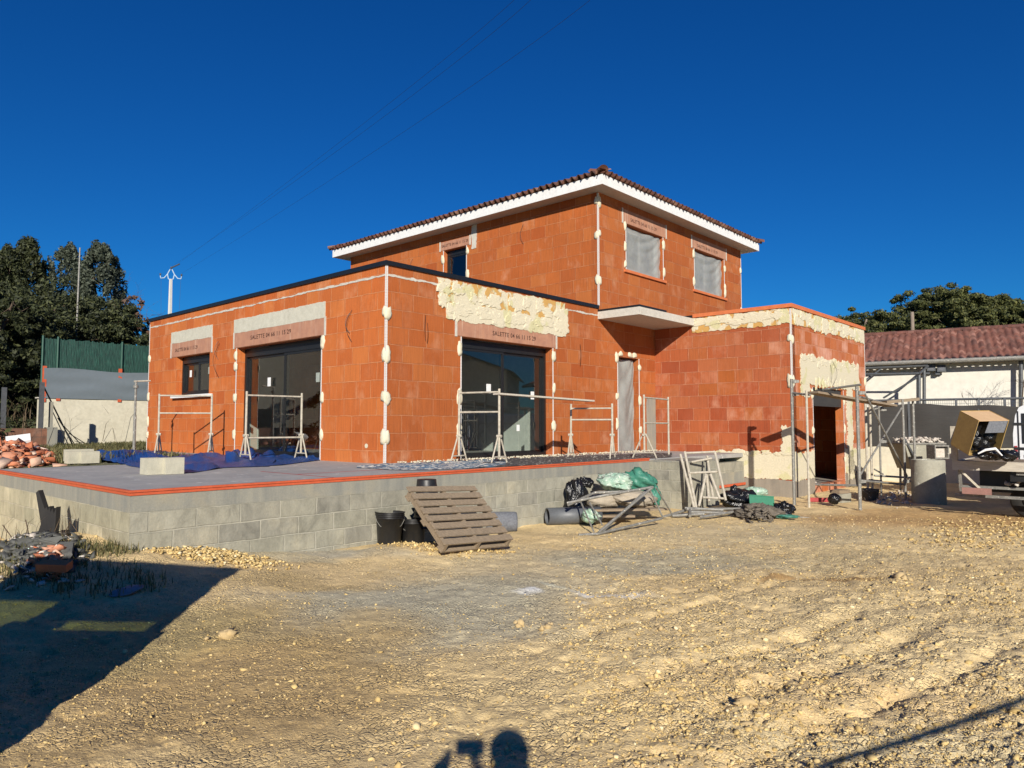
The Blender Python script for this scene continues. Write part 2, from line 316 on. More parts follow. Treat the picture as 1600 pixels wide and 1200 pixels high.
# ------------------------------------------------------------------ mesh builder
class MB:
    def __init__(s): s.v = []; s.f = []; s.sm = False; s.u = None
    def quad(s, a, b, c, d):
        i = len(s.v); s.v += [tuple(a), tuple(b), tuple(c), tuple(d)]; s.f.append((i, i+1, i+2, i+3)); return s
    def hexa(s, p):
        i = len(s.v); s.v += [tuple(x) for x in p]
        s.f += [(i,i+3,i+2,i+1),(i+4,i+5,i+6,i+7),(i,i+1,i+5,i+4),(i+1,i+2,i+6,i+5),(i+2,i+3,i+7,i+6),(i+3,i,i+4,i+7)]; return s
    def box(s, x0, x1, y0, y1, z0, z1):
        return s.hexa([(x0,y0,z0),(x1,y0,z0),(x1,y1,z0),(x0,y1,z0),(x0,y0,z1),(x1,y0,z1),(x1,y1,z1),(x0,y1,z1)])
    def obox(s, c, ax, ay, az, hx, hy, hz):
        c = Vector(c); ax = Vector(ax).normalized()*hx; ay = Vector(ay).normalized()*hy; az = Vector(az).normalized()*hz
        return s.hexa([c-ax-ay-az, c+ax-ay-az, c+ax+ay-az, c-ax+ay-az, c-ax-ay+az, c+ax-ay+az, c+ax+ay+az, c-ax+ay+az])
    def bar(s, p, q, w, h, up=(0,0,1)):
        p = Vector(p); q = Vector(q); d = (q-p); L = d.length; d.normalize(); up = Vector(up)
        if abs(d.dot(up)) > .95: up = Vector((0,1,0))
        sd = d.cross(up).normalized(); u2 = sd.cross(d)
        return s.obox((p+q)/2, d, sd, u2, L/2, w/2, h/2)
    def tube(s, pts, r, n=8, cap=True):
        pts = [Vector(p) for p in pts]; rs = r if isinstance(r, (list, tuple)) else [r]*len(pts)
        base = len(s.v); prev = None
        for k, p in enumerate(pts):
            d = (pts[min(k+1, len(pts)-1)]-pts[max(k-1, 0)]).normalized()
            if prev is None:
                up = Vector((0,0,1)) if abs(d.z) < .9 else Vector((1,0,0)); a = d.cross(up).normalized()
            else:
                a = (prev-d*prev.dot(d)).normalized()
            prev = a; b = d.cross(a)
            for j in range(n):
                t = 2*PI*j/n; s.v.append(tuple(p+(a*math.cos(t)+b*math.sin(t))*rs[k]))
        for k in range(len(pts)-1):
            for j in range(n):
                a0 = base+k*n+j; a1 = base+k*n+(j+1) % n; s.f.append((a0, a1, a1+n, a0+n))
        if cap:
            s.f.append(tuple(base+j for j in reversed(range(n)))); e = base+(len(pts)-1)*n; s.f.append(tuple(e+j for j in range(n)))
        return s
    def lathe(s, prof, n=24, c=(0,0,0), ax=None, sq=(1,1)):
        base = len(s.v); c = Vector(c)
        for r, z in prof:
            for j in range(n):
                t = 2*PI*j/n; v = Vector((r*math.cos(t)*sq[0], r*math.sin(t)*sq[1], z))
                if ax is not None: v = ax @ v
                s.v.append(tuple(v+c))
        for k in range(len(prof)-1):
            for j in range(n):
                a0 = base+k*n+j; a1 = base+k*n+(j+1) % n; s.f.append((a0, a1, a1+n, a0+n))
        return s
    def poly3(s, outer, off):
        """thin slab: outline (list of Vector) extruded by vector off"""
        i = len(s.v); n = len(outer); off = Vector(off)
        s.v += [tuple(p) for p in outer]+[tuple(Vector(p)+off) for p in outer]
        s.f.append(tuple(range(i, i+n))); s.f.append(tuple(range(i+2*n-1, i+n-1, -1)))
        for k in range(n): s.f.append((i+k, i+(k+1) % n, i+n+(k+1) % n, i+n+k))
        return s
    def build(s, name, mat, parent=None, smooth=False, loc=None, uvf=None):
        me = bpy.data.meshes.new(name); me.from_pydata(s.v, [], s.f); me.update()
        finish(me, mat, smooth, uvf)
        o = bpy.data.objects.new(name, me); COL.objects.link(o)
        if parent: o.parent = parent
        if loc: o.location = loc
        return o
def finish(me, mat, smooth=False, uvf=None):
    me.materials.append(M[mat] if isinstance(mat, str) else mat)
    uvl = me.uv_layers.new(name='UVMap')
    nl = len(me.loops)
    if nl:
        vi = np.empty(nl, np.int32); me.loops.foreach_get('vertex_index', vi)
        co = np.empty(len(me.vertices)*3); me.vertices.foreach_get('co', co); co = co.reshape(-1, 3)[vi]
        nf = len(me.polygons); nn = np.empty(nf*3); me.polygons.foreach_get('normal', nn); nn = np.abs(nn.reshape(-1, 3))
        lt = np.empty(nf, np.int32); me.polygons.foreach_get('loop_total', lt); nn = np.repeat(nn, lt, 0)
        if uvf: uv = uvf(co)
        else:
            ax = nn.argmax(1); uv = np.where((ax == 0)[:, None], co[:, [1,2]], np.where((ax == 1)[:, None], co[:, [0,2]], co[:, [0,1]]))
        uvl.data.foreach_set('uv', uv.astype(np.float32).ravel())
        if smooth: me.polygons.foreach_set('use_smooth', np.ones(nf, bool))
def mesh_np(name, V, F, mat, smooth=False, parent=None, uvf=None, mode=None):
    """numpy verts (n,3) and faces (m,k)"""
    me = bpy.data.meshes.new(name); V = np.asarray(V, np.float32); F = np.asarray(F, np.int32); m, k = F.shape
    me.vertices.add(len(V)); me.vertices.foreach_set('co', V.ravel())
    me.loops.add(m*k); me.loops.foreach_set('vertex_index', F.ravel())
    me.polygons.add(m); me.polygons.foreach_set('loop_start', np.arange(0, m*k, k, dtype=np.int32)); me.update(calc_edges=True)
    finish(me, mat, smooth, uvf)
    o = bpy.data.objects.new(name, me); COL.objects.link(o)
    if parent: o.parent = parent
    return o
def tag(o, label=None, cat=None, group=None, kind=None):
    if label: o['label'] = label
    if cat: o['category'] = cat
    if group: o['group'] = group
    if kind: o['kind'] = kind
    return o
def root(name, loc, rz=0.0, label=None, cat=None, group=None):
    o = bpy.data.objects.new(name, None); COL.objects.link(o); o.location = loc; o.rotation_euler = (0, 0, rz); o.empty_display_size = .2
    return tag(o, label, cat, group)
def lump(name, mat, c, r, parent=None, amp=.2, freq=2.0, seed=0, seg=(28, 16), flat=None, smooth=True, rot=0.0):
    """irregular rounded body (bags, clods): sphere displaced by noise"""
    V = []; n, m = seg; rx, ry, rz = r
    for i in range(m+1):
        ph = PI*i/m-PI/2
        for j in range(n):
            t = 2*PI*j/n; V.append((math.cos(ph)*math.cos(t), math.cos(ph)*math.sin(t), math.sin(ph)))
    V = np.array(V); d = 1+amp*(fbm(V[:,0]*freq+seed*3.1+V[:,2]*1.7, V[:,1]*freq-V[:,2]*freq+seed, seed, 4)-.5)*2
    crease = np.abs(fbm(V[:,0]*freq*2+V[:,2]*2+seed, V[:,1]*freq*2+V[:,2]*3, seed+5, 3)-.5)
    d = d-amp*.6*(1-sstep(0, .08, crease))
    P = V*d[:, None]*np.array([rx, ry, rz])
    if rot: cR, sR = math.cos(rot), math.sin(rot); P = np.stack([P[:,0]*cR-P[:,1]*sR, P[:,0]*sR+P[:,1]*cR, P[:,2]], 1)
    if flat is not None: P[:,2] = np.maximum(P[:,2], flat)
    P = P+np.array(c)
    F = [(i*n+j, i*n+(j+1) % n, (i+1)*n+(j+1) % n, (i+1)*n+j) for i in range(m) for j in range(n)]
    return mesh_np(name, P, F, mat, smooth, parent)
def stone_cloud(P, S, seed=0, flatten=.65):
    """angular stones at points P with sizes S -> V,F (triangles)"""
    g = np.random.default_rng(seed); t = (1+5**.5)/2
    ico = np.array([(-1,t,0),(1,t,0),(-1,-t,0),(1,-t,0),(0,-1,t),(0,1,t),(0,-1,-t),(0,1,-t),(t,0,-1),(t,0,1),(-t,0,-1),(-t,0,1)])/1.9
    IF = np.array([(0,11,5),(0,5,1),(0,1,7),(0,7,10),(0,10,11),(1,5,9),(5,11,4),(11,10,2),(10,7,6),(7,1,8),(3,9,4),(3,4,2),(3,2,6),(3,6,8),(3,8,9),(4,9,5),(2,4,11),(6,2,10),(8,6,7),(9,8,1)])
    n = len(P); J = g.uniform(.35, 1.35, (n, 12, 1)); sc3 = np.stack([g.uniform(.7, 1.3, n), g.uniform(.6, 1.1, n), g.uniform(.45, .9, n)*flatten/.65], 1)[:, None, :]
    V = ico[None]*J*sc3; a = g.uniform(0, 2*PI, n); b = g.uniform(-.5, .5, n)
    ca, sa, cb, sb = np.cos(a)[:,None], np.sin(a)[:,None], np.cos(b)[:,None], np.sin(b)[:,None]
    y = V[:,:,1]*cb-V[:,:,2]*sb; z = V[:,:,1]*sb+V[:,:,2]*cb; x = V[:,:,0]
    V = np.stack([x*ca-y*sa, x*sa+y*ca, z], 2)*np.asarray(S)[:, None, None]+np.asarray(P)[:, None, :]
    F = IF[None]+(np.arange(n)*12)[:, None, None]
    return V.reshape(-1, 3), F.reshape(-1, 3)
def shard_cloud(P, S, seed=0):
    """flat angular box shards"""
    g = np.random.default_rng(seed); n = len(P)
    c = np.array([(-1,-1,-1),(1,-1,-1),(1,1,-1),(-1,1,-1),(-1,-1,1),(1,-1,1),(1,1,1),(-1,1,1)])*.5
    IF = np.array([(0,3,2,1),(4,5,6,7),(0,1,5,4),(1,2,6,5),(2,3,7,6),(3,0,4,7)])
    V = c[None]*np.stack([g.uniform(.7,1.6,n), g.uniform(.5,1.0,n), g.uniform(.12,.35,n)],1)[:,None,:]
    V = V+g.normal(0, .07, V.shape)
    out = np.empty_like(V)
    for i in range(n):
        m = Matrix.Rotation(g.uniform(0, 2*PI), 3, 'Z') @ Matrix.Rotation(g.normal(0, .5), 3, 'X') @ Matrix.Rotation(g.normal(0, .4), 3, 'Y')
        out[i] = V[i] @ np.array(m).T
    V = out*np.asarray(S)[:,None,None]+np.asarray(P)[:,None,:]
    F = IF[None]+(np.arange(n)*8)[:,None,None]
    return V.reshape(-1,3), F.reshape(-1,4)

# ================================================================== THE BRICK HOUSE
GX, GY, GE, HB, UR = 9.49, -3.85, 15.35, 10.9, 15.2
house = root('brick_house', (AX, AY, 0), TH, 'unfinished red hollow-brick house with flat-roofed wings and a tiled upper storey', 'house')
class Plane:
    def __init__(s, o, a, n): s.o = Vector((*o, 0)); s.a = Vector((*a, 0)); s.n = Vector((*n, 0))
    def pt(s, t, z, off=0.0): return s.o+s.a*t+s.n*off+Vector((0,0,z))
PL = Plane((0,0), (0,1), (-1,0)); PB = Plane((0,0), (1,0), (0,-1)); PGL = Plane((GX,0), (0,1), (-1,0)); PGR = Plane((0,GY), (1,0), (0,-1)); PUL = Plane((6.77,0), (0,1), (-1,0))
def wall_panel(name, pl, s0, s1, z0, z1, ops, mat, th=.22, parent=house):
    m = MB(); ss = sorted({s0, s1, *[o[0] for o in ops], *[o[1] for o in ops]}); zs = sorted({z0, z1, *[o[2] for o in ops], *[o[3] for o in ops]})
    for a, b in zip(ss, ss[1:]):
        for c, d in zip(zs, zs[1:]):
            if any(o[0] <= a+1e-6 and b <= o[1]+1e-6 and o[2] <= c+1e-6 and d <= o[3]+1e-6 for o in ops): continue
            for off in (0, -th): m.quad(pl.pt(a,c,off), pl.pt(b,c,off), pl.pt(b,d,off), pl.pt(a,d,off))
    for r in ops+[(s0, s1, z0, z1)]:
        a, b, c, d = r
        for (p, q) in (((a,c),(b,c)),((b,c),(b,d)),((b,d),(a,d)),((a,d),(a,c))):
            m.quad(pl.pt(*p), pl.pt(*q), pl.pt(*q, -th), pl.pt(*p, -th))
    return m.build(name, mat, parent)
OPL = (2.11, 5.68, .9, 3.44); OWL = (7.1, 9.05, 2.40, 3.44); OPB = (1.93, 4.88, .9, 3.42); ODB = (7.61, 8.62, .9, 3.42)
OW1 = (8.06, 9.98, 5.80, 7.06); OW2 = (11.88, 13.9, 5.80, 7.09); OUL = (4.86, 5.86, 6.05, 7.05); OG = (10.86, 13.24, .05, 2.60)
wall_panel('wall', PL, .001, HB, .3, 4.6, [OPL, OWL], 'brick')
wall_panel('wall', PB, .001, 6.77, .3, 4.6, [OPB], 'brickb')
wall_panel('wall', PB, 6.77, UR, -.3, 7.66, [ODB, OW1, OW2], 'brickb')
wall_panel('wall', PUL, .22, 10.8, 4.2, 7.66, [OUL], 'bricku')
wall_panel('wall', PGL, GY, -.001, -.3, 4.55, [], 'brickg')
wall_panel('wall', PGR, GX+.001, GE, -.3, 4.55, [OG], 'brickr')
m = MB(); m.box(.22, UR, HB-.22, HB, .3, 4.6); m.box(6.99, UR, 10.58, 10.8, 4.2, 7.66); m.box(UR-.22, UR, .22, 10.58, .3, 7.66); m.box(GE-.22, GE, GY+.22, .0, -.3, 4.55); m.build('wall', 'brick', house)
m = MB(); m.box(.23, 6.76, .23, 10.6, 4.12, 4.3); m.build('flat_roof', 'roofgrey', house)
m = MB(); m.box(GX+.23, GE-.23, GY+.23, -.01, 4.15, 4.3); m.build('flat_roof', 'roofgrey', house)
m = MB(); m.box(.23, UR-.23, .23, 10.6, .7, .885); m.build('floor', 'slab', house)
m = MB(); m.box(GX+.23, GE-.23, GY+.23, -.01, -.2, .045); m.build('floor', 'base_conc', house)
# inner partitions seen through the glass
m = MB(); m.box(6.65, 6.74, .24, 5.2, .886, 4.1); m.build('inner_wall', 'plaster_wall', house)
m = MB(); m.box(.3, 6.6, 10.15, 10.24, .886, 4.1); m.build('inner_wall', 'plaster_wall', house)
m = MB(); m.box(4.0, 4.1, 5.3, 10.1, .886, 4.1); m.build('inner_wall', 'brick', house)
# joint of pale mortar under the parapet, and the upper band of low bricks
def strip(name, pl, s0, s1, z0, z1, mat, off=.004, jag=.0, n=60, th=None, seed=1, jz=None, parent=house):
    """irregular-edged flat patch lying on a wall plane"""
    th = th or off; m = MB(); P = []
    jz = jag if jz is None else jz
    def nz(x, k): return float(fbm(np.array([x]), np.array([k*3.7+seed]), seed+k, 3)[0]-.5)*2.2+(float(vnoise(np.array([x*5.3]), np.array([k*1.7]), seed+k+40)[0])**2-.3)*1.1
    Ls = s1-s0; Lz = z1-z0; ns = max(2, int(n)); nzc = max(2, int(n*Lz/max(Ls, .01)))
    for i in range(ns): t = i/ns; P.append((s0+Ls*t, z0+nz(t*Ls*4, 1)*jz))
    for i in range(nzc): t = i/nzc; P.append((s1+nz(t*Lz*5, 2)*jag, z0+Lz*t))
    for i in range(ns): t = i/ns; P.append((s1-Ls*t, z1+nz(t*Ls*4, 3)*jz))
    for i in range(nzc): t = i/nzc; P.append((s0+nz(t*Lz*5, 4)*jag, z1-Lz*t))
    m.poly3([pl.pt(a, b, .001) for a, b in P], pl.n*th)
    return m.build(name, mat, parent)
strip('mortar_joint', PL, .03, HB-.03, 4.385, 4.42, 'mortar', .006, .0, 160, jz=.02)
strip('mortar_joint', PB, .03, 1.35, 4.385, 4.42, 'mortar', .006, .0, 30, jz=.02, seed=2)
strip('mortar_joint', PB, 5.4, 6.75, 4.385, 4.42, 'mortar', .006, .0, 30, jz=.02, seed=3)
# copings
m = MB(); m.box(-.035, .10, -.035, HB+.03, 4.58, 4.665); m.build('coping', 'blackal', house)
m = MB(); m.box(.101, 6.74, -.035, .10, 4.58, 4.665); m.build('coping', 'blackal', house)
m = MB(); m.box(GX-.04, GX+.14, GY-.04, -1.20, 4.53, 4.625); m.build('coping', 'terracotta', house)
m = MB(); m.box(GX+.141, GE+.02, GY-.04, GY+.14, 4.53, 4.625); m.build('coping', 'terracotta', house)
m = MB(); m.box(GX-.03, GX+.10, -1.199, -.005, 4.545, 4.60); m.build('coping', 'blackal', house)
m = MB(); m.box(GE-.16, GE+.019, GY+.141, -.02, 4.53, 4.62); m.build('coping', 'terracotta', house)
# entrance canopy
cn = MB(); cn.box(6.72, GX-.001, -1.24, -.001, 4.31, 4.50); cn = cn.build('canopy', 'mortar', house)
m = MB(); m.box(6.715, 6.76, -1.245, -.002, 4.501, 4.55); m.box(6.761, 8.0, -1.245, -1.19, 4.501, 4.55); m.build('edge_trim', 'blackal', cn)
# windows --------------------------------------------------------------
def window(name, pl, s0, s1, z0, z1, leaves, rec, mat='blackal', fw=.06, lw=.055, top=None, glass='glass'):
    def bar(m, a, b, c, d, o0, o1):
        m.hexa([pl.pt(a,c,o1), pl.pt(b,c,o1), pl.pt(b,c,o0), pl.pt(a,c,o0), pl.pt(a,d,o1), pl.pt(b,d,o1), pl.pt(b,d,o0), pl.pt(a,d,o0)])
    def ring(m, a, b, c, d, w, o0, o1):
        bar(m, a, a+w, c, d, o0, o1); bar(m, b-w, b, c, d, o0, o1); bar(m, a+w, b-w, c, c+w, o0, o1); bar(m, a+w, b-w, d-w, d, o0, o1)
    f = MB(); ring(f, s0, s1, z0, z1, fw, -rec-.10, -rec)
    if top: bar(f, s0+fw, s1-fw, z1-fw-top, z1-fw, -rec-.09, -rec-.004)
    fo = f.build(name, mat, house); zt = z1-fw-(top or 0)
    W = (s1-s0-2*fw)/leaves
    for k in range(leaves):
        a = s0+fw+k*W-(.03 if k else 0); b = s0+fw+(k+1)*W+(.03 if k < leaves-1 else 0); o = -rec-.02-.038*(k % 2)
        l = MB(); ring(l, a, b, z0+fw, zt, lw, o-.034, o); lo = l.build('leaf', mat, fo)
        g = MB(); g.quad(pl.pt(a+lw-.004, z0+fw+lw-.004, o-.018), pl.pt(b-lw+.004, z0+fw+lw-.004, o-.018), pl.pt(b-lw+.004, zt-lw+.004, o-.018), pl.pt(a+lw-.004, zt-lw+.004, o-.018)); g.build('pane', glass, fo)
    return fo
w1 = window('sliding_door', PL, OPL[0]+.003, OPL[1]-.003, .905, OPL[3]-.02, 2, .20, top=.12, fw=.07)
w2 = window('window', PL, OWL[0]+.003, OWL[1]-.003, OWL[2]+.01, OWL[3]-.02, 2, .16, top=.1)
w3 = window('sliding_door', PB, OPB[0]+.003, OPB[1]-.003, .905, OPB[3]-.02, 2, .20, top=.10, fw=.07)
w4 = window('window', PUL, OUL[0]+.003, OUL[1]-.003, OUL[2]+.01, OUL[3]-.02, 1, .14, top=.08)
w5 = window('window', PB, OW1[0]+.003, OW1[1]-.003, OW1[2]+.01, OW1[3]-.02, 2, .16, mat='white')
w6 = window('window', PB, OW2[0]+.003, OW2[1]-.003, OW2[2]+.01, OW2[3]-.02, 2, .16, mat='white')
def stick(pl, s, z, off, par, w=.07, h=.10, mat='paper'):
    m = MB(); m.poly3([pl.pt(s-w,z-h,off), pl.pt(s+w,z-h,off), pl.pt(s+w,z+h,off), pl.pt(s-w,z+h,off)], pl.n*.002); m.build('sticker', mat, par)
stick(PL, 4.55, 2.60, -.214, w1); stick(PL, 2.62, 2.62, -.252, w1)
stick(PL, 8.55, 2.98, -.174, w2, .06, .09); stick(PL, 7.55, 3.02, -.21, w2, .06, .09)
stick(PB, 2.95, 2.40, -.214, w3); stick(PB, 4.45, 2.30, -.252, w3, .06, .09); stick(PB, 3.95, 1.55, -.252, w3, .05, .07)
# plastic film hung over upper windows and front door
def film(pl, s0, s1, z0, z1, off, name='plastic_sheet', sag=.04, folds=9, mat='film'):
    n = 30; V = []
    for i in range(n+1):
        for j in range(n+1):
            s = i/n; z = j/n; w = math.sin((s*folds+math.sin(z*5)*1.2+z*2)*2.1)*(.022 if folds < 6 else .006)+abs(math.sin(z*13-9*(s-.45)**2*2.5+math.sin(s*9)*.5))*.030*(.35+.65*z)
            w += float(vnoise(s*6, z*6, 4))*.03
            V.append(pl.pt(s0+(s1-s0)*s, z0+(z1-z0)*z-(1-abs(2*s-1))*sag*z*z, off+w))
    F = [(i*(n+1)+j, (i+1)*(n+1)+j, (i+1)*(n+1)+j+1, i*(n+1)+j+1) for i in range(n) for j in range(n)]
    return mesh_np(name, V, F, mat, True, house)
film(PB, OW1[0]+.02, OW1[1]-.02, OW1[2]+.02, OW1[3]-.02, -.12); film(PB, OW2[0]+.02, OW2[1]-.02, OW2[2]+.02, OW2[3]-.02, -.12)
film(PB, ODB[0]+.02, ODB[1]-.03, .92, 3.38, -.17, folds=4, sag=0)
m = MB(); m.hexa([PB.pt(7.613,.9,-.195), PB.pt(8.617,.9,-.195), PB.pt(8.617,.9,-.24), PB.pt(7.613,.9,-.24), PB.pt(7.613,3.418,-.195), PB.pt(8.617,3.418,-.195), PB.pt(8.617,3.418,-.24), PB.pt(7.613,3.418,-.24)])
fd = m.build('front_door', 'blackal', house)
# sills
def prot(name, pl, s0, s1, z0, z1, o0, o1, mat, parent=house):
    m = MB(); m.hexa([pl.pt(s0,z0,o1), pl.pt(s1,z0,o1), pl.pt(s1,z0,o0), pl.pt(s0,z0,o0), pl.pt(s0,z1,o1), pl.pt(s1,z1,o1), pl.pt(s1,z1,o0), pl.pt(s0,z1,o0)])
    return m.build(name, mat, parent)
prot('sill', PB, OW1[0]-.12, OW1[1]+.12, OW1[2]-.075, OW1[2]-.003, .0015, .055, 'terracotta'); prot('sill', PB, OW2[0]-.12, OW2[1]+.12, OW2[2]-.075, OW2[2]-.003, .0015, .055, 'terracotta')
prot('sill', PL, OWL[0]-.2, OWL[1]+.1, OWL[2]-.07, OWL[2]-.003, .0015, .10, 'white')
# lintels + stencilled text
def text(parent, body, pl, s, z, off, size, flip, length):
    cu = bpy.data.curves.new('lettering', 'FONT'); cu.body = body; cu.size = size; cu.extrude = .0008; cu.align_x = 'CENTER'; cu.align_y = 'CENTER'; cu.space_character = 1.12; cu.offset = .0015
    ob = bpy.data.objects.new('tmp', cu); COL.objects.link(ob); bpy.context.view_layer.update()
    me = bpy.data.meshes.new_from_object(ob.evaluated_get(bpy.context.evaluated_depsgraph_get()))
    bpy.data.objects.remove(ob)
    xs = [v.co.x for v in me.vertices]; k = length/(max(xs)-min(xs)); sg = -1 if flip else 1
    for v in me.vertices: v.co = pl.pt(s+sg*v.co.x*k, z+v.co.y, off+v.co.z)
    me.materials.clear(); me.materials.append(M['txt'])
    o = bpy.data.objects.new('lettering', me); COL.objects.link(o); o.parent = parent
TXT = 'SALETTE 04 66 11 15 29'
def lintel(pl, s0, s1, z0, z1, ts, tz, tl, flip, size=.135):
    o = prot('lintel', pl, s0+.06, s1-.06, z0, z1, .002, .012, 'lintel')
    for a in (s0, s1-.058): prot('lintel_end', pl, a, a+.058, z0-.02, z1+.02, .002, .016, 'mortar', o)
    text(o, TXT, pl, ts, tz, .0135, size, flip, tl); return o
lintel(PL, 1.95, 5.86, 3.45, 3.80, 4.15, 3.63, 1.75, True); lintel(PL, 6.95, 9.42, 3.45, 3.82, 8.45, 3.62, 1.35, True, .13)
lintel(PB, 1.74, 5.05, 3.43, 3.745, 3.55, 3.575, 1.42, False); lintel(PB, 7.86, 10.2, 7.07, 7.44, 8.95, 7.205, 1.35, False, .135)
lintel(PB, 11.68, 14.1, 7.10, 7.46, 12.75, 7.215, 1.35, False, .135); lintel(PUL, 4.66, 6.06, 7.06, 7.32, 5.36, 7.19, 1.18, True, .12)
# render bands and mortar patches
strip('render_band', PL, 1.98, 5.84, 3.80, 4.13, 'render', .014, .004, 90, jz=.012); strip('render_band', PL, 6.97, 9.40, 3.82, 4.13, 'render', .014, .004, 60, jz=.012, seed=8)
strip('mortar_patch', PB, 1.50, 5.38, 3.74, 4.10, 'plaster', .020, .06, 90, jz=.045, seed=3)
strip('mortar_patch', PB, 1.28, 5.36, 4.03, 4.54, 'plasterm', .015, .05, 90, jz=.03, seed=4)
strip('mortar_patch', PGL, GY+.03, -1.16, 4.13, 4.52, 'plasterm', .016, .02, 80, jz=.045, seed=5)
strip('mortar_patch', PGR, GX+.03, GE-.03, 4.13, 4.52, 'plastero', .016, .02, 140, jz=.045, seed=6)
strip('mortar_patch', PGR, 10.02, 14.7, 2.66, 3.40, 'plaster', .02, .06, 130, jz=.075, seed=7)
strip('mortar_patch', PGR, 10.02, 10.60, 2.35, 2.70, 'plaster', .016, .08, 40, jz=.06, seed=17)
strip('mortar_patch', PGR, 13.5, 14.0, .1, 2.70, 'plaster', .016, .09, 40, jz=.06, seed=19)
strip('mortar_patch', PGL, GY+.02, -1.75, .28, .93, 'plaster', .016, .03, 90, jz=.045, seed=9)
strip('mortar_patch', PGR, GX+.02, 10.84, .25, .93, 'plaster', .016, .01, 60, jz=.06, seed=10)
strip('mortar_patch', PGR, 13.27, GE-.03, .25, .93, 'plaster', .016, .01, 60, jz=.06, seed=12)
strip('mortar_patch', PGL, GY+.02, GY+.28, .9, 1.55, 'plaster', .014, .06, 30, jz=.06, seed=13)
strip('wall_base', PGL, GY+.01, -.01, -.29, .27, 'base_conc', .010, .0, 60, jz=.03, seed=14)
strip('wall_base', PGR, GX+.01, 10.85, -.29, .25, 'base_conc', .010, .0, 40, jz=.03, seed=15)
strip('wall_base', PGR, 13.25, GE-.01, -.29, .25, 'base_conc', .010, .0, 40, jz=.03, seed=16)
strip('render_band', PB, 9.0, 9.47, .9, 2.35, 'conc_band', .01, .01, 20, jz=.01, seed=20)
strip('mortar_patch', PUL, 4.42, 4.62, 6.9, 7.62, 'mortar', .012, .02, 20, jz=.02, seed=22)
strip('mortar_patch', PUL, 9.05, 9.35, 4.72, 4.9, 'dab', .012, .05, 20, jz=.04, seed=23)
# corner beads with dabs of mortar
def dab(pl, s, z, rs, rz, parent, seed, flat=1.0, jit=.22, mat='dab', base=.012):
    g = random.Random(seed); n = 16 if flat == 1 else 26; P = []; w_ = 0
    for k in range(n):
        t = 2*PI*k/n; w_ = .45*w_+g.uniform(-jit, jit); q = 1+w_
        P.append(pl.pt(s+math.copysign(abs(math.cos(t))**.7, math.cos(t))*rs*q, z+math.copysign(abs(math.sin(t))**.8, math.sin(t))*rz*q, base))
    c = pl.pt(s, z, base+.022*flat); m = MB(); i = len(m.v)
    m.v += [tuple(p) for p in P]+[tuple(p.lerp(c, .45 if flat == 1 else .14)+pl.n*.014*flat*(1 if flat == 1 else g.uniform(.6,1.6))) for p in P]+[tuple(c)]+[tuple(p-pl.n*.014) for p in P]
    for k in range(n):
        k2 = (k+1) % n; m.f += [(i+k, i+k2, i+n+k2, i+n+k), (i+n+k, i+n+k2, i+2*n), (i+k, i+2*n+1+k, i+2*n+1+k2, i+k2)]
    m.build('mortar_dab', mat, parent, flat == 1)
def bead(pls, z0, z1, dabs, seed=0, both=True):
    """pls = [(plane, s, direction)] strips along a vertical arris"""
    m = MB()
    for pl, s, dr in pls: m.hexa([pl.pt(s,z0,.009), pl.pt(s+dr*.03,z0,.009), pl.pt(s+dr*.03,z0,.003), pl.pt(s,z0,.003), pl.pt(s,z1,.009), pl.pt(s+dr*.03,z1,.009), pl.pt(s+dr*.03,z1,.003), pl.pt(s,z1,.003)])
    b = m.build('corner_bead', 'bead', house); g = random.Random(seed)
    for q, z in enumerate(dabs):
        for pl, s, dr in pls:
            dab(pl, s+dr*.05, z+g.uniform(-.05, .05), .050+g.uniform(0, .03), .11+g.uniform(-.02, .05), b, seed*50+q*3+int(pl.n.x*2+pl.n.y))
    return b
def zspan(a, b, n): return [a+(b-a)*k/(n-1) for k in range(n)]
bead([(PL, 0.0, 1), (PB, 0.0, 1)], .9, 4.58, [1.42, 2.13, 2.88, 3.68], 1)
bead([(PL, HB, -1)], .9, 4.5, [1.3, 1.75, 2.4, 3.5], 2)
bead([(PL, OPL[1], 1)], .9, 3.44, [1.42, 2.25, 3.05, 3.3], 3); bead([(PL, OPL[0], -1)], .9, 3.44, [1.45, 2.2, 3.28], 4)
bead([(PB, OPB[0], -1)], .9, 3.42, [1.5, 2.15, 3.2], 5); bead([(PB, OPB[1], 1)], .9, 3.42, [1.55, 2.5, 3.25], 6)
bead([(PUL, 0.0, 1), (PB, 6.77, 1)], 4.67, 7.6, [5.35, 6.55, 7.42], 7); bead([(PB, UR, -1)], 4.6, 7.6, [5.6, 6.9], 8)
bead([(PB, OW1[0], -1)], OW1[2], OW1[3], [5.95, 6.4, 6.95], 9); bead([(PB, OW1[1], 1)], OW1[2], OW1[3], [6.05, 6.85], 10)
bead([(PB, OW2[0], -1)], OW2[2], OW2[3], [6.05, 6.9], 11); bead([(PB, OW2[1], 1)], OW2[2], OW2[3], [6.0, 6.2, 6.8], 12)
bead([(PUL, OUL[0], -1)], OUL[2], OUL[3], [6.2, 6.85], 13); bead([(PUL, OUL[1], 1)], OUL[2], OUL[3], [6.8], 14)
bead([(PB, ODB[0], -1)], .9, 3.42, [1.6, 2.4, 3.35], 15); bead([(PB, ODB[1], 1)], .9, 3.42, [1.5, 2.3, 3.2], 16)
bead([(PGL, GY, 1), (PGR, GX, 1)], .0, 4.5, [2.7, 3.75], 17); bead([(PGR, OG[0], -1)], .05, 2.6, [1.5, 2.45], 18)
bead([(PGR, OG[1], 1)], .05, 2.6, [.6, 1.5, 2.3], 19); bead([(PGR, GE, -1)], .0, 4.5, [2.9], 20)
M['shutter'] = simple('dark_rolled_shutter', (.045,.043,.04), (.035,.034,.032), 3, .6, .2)
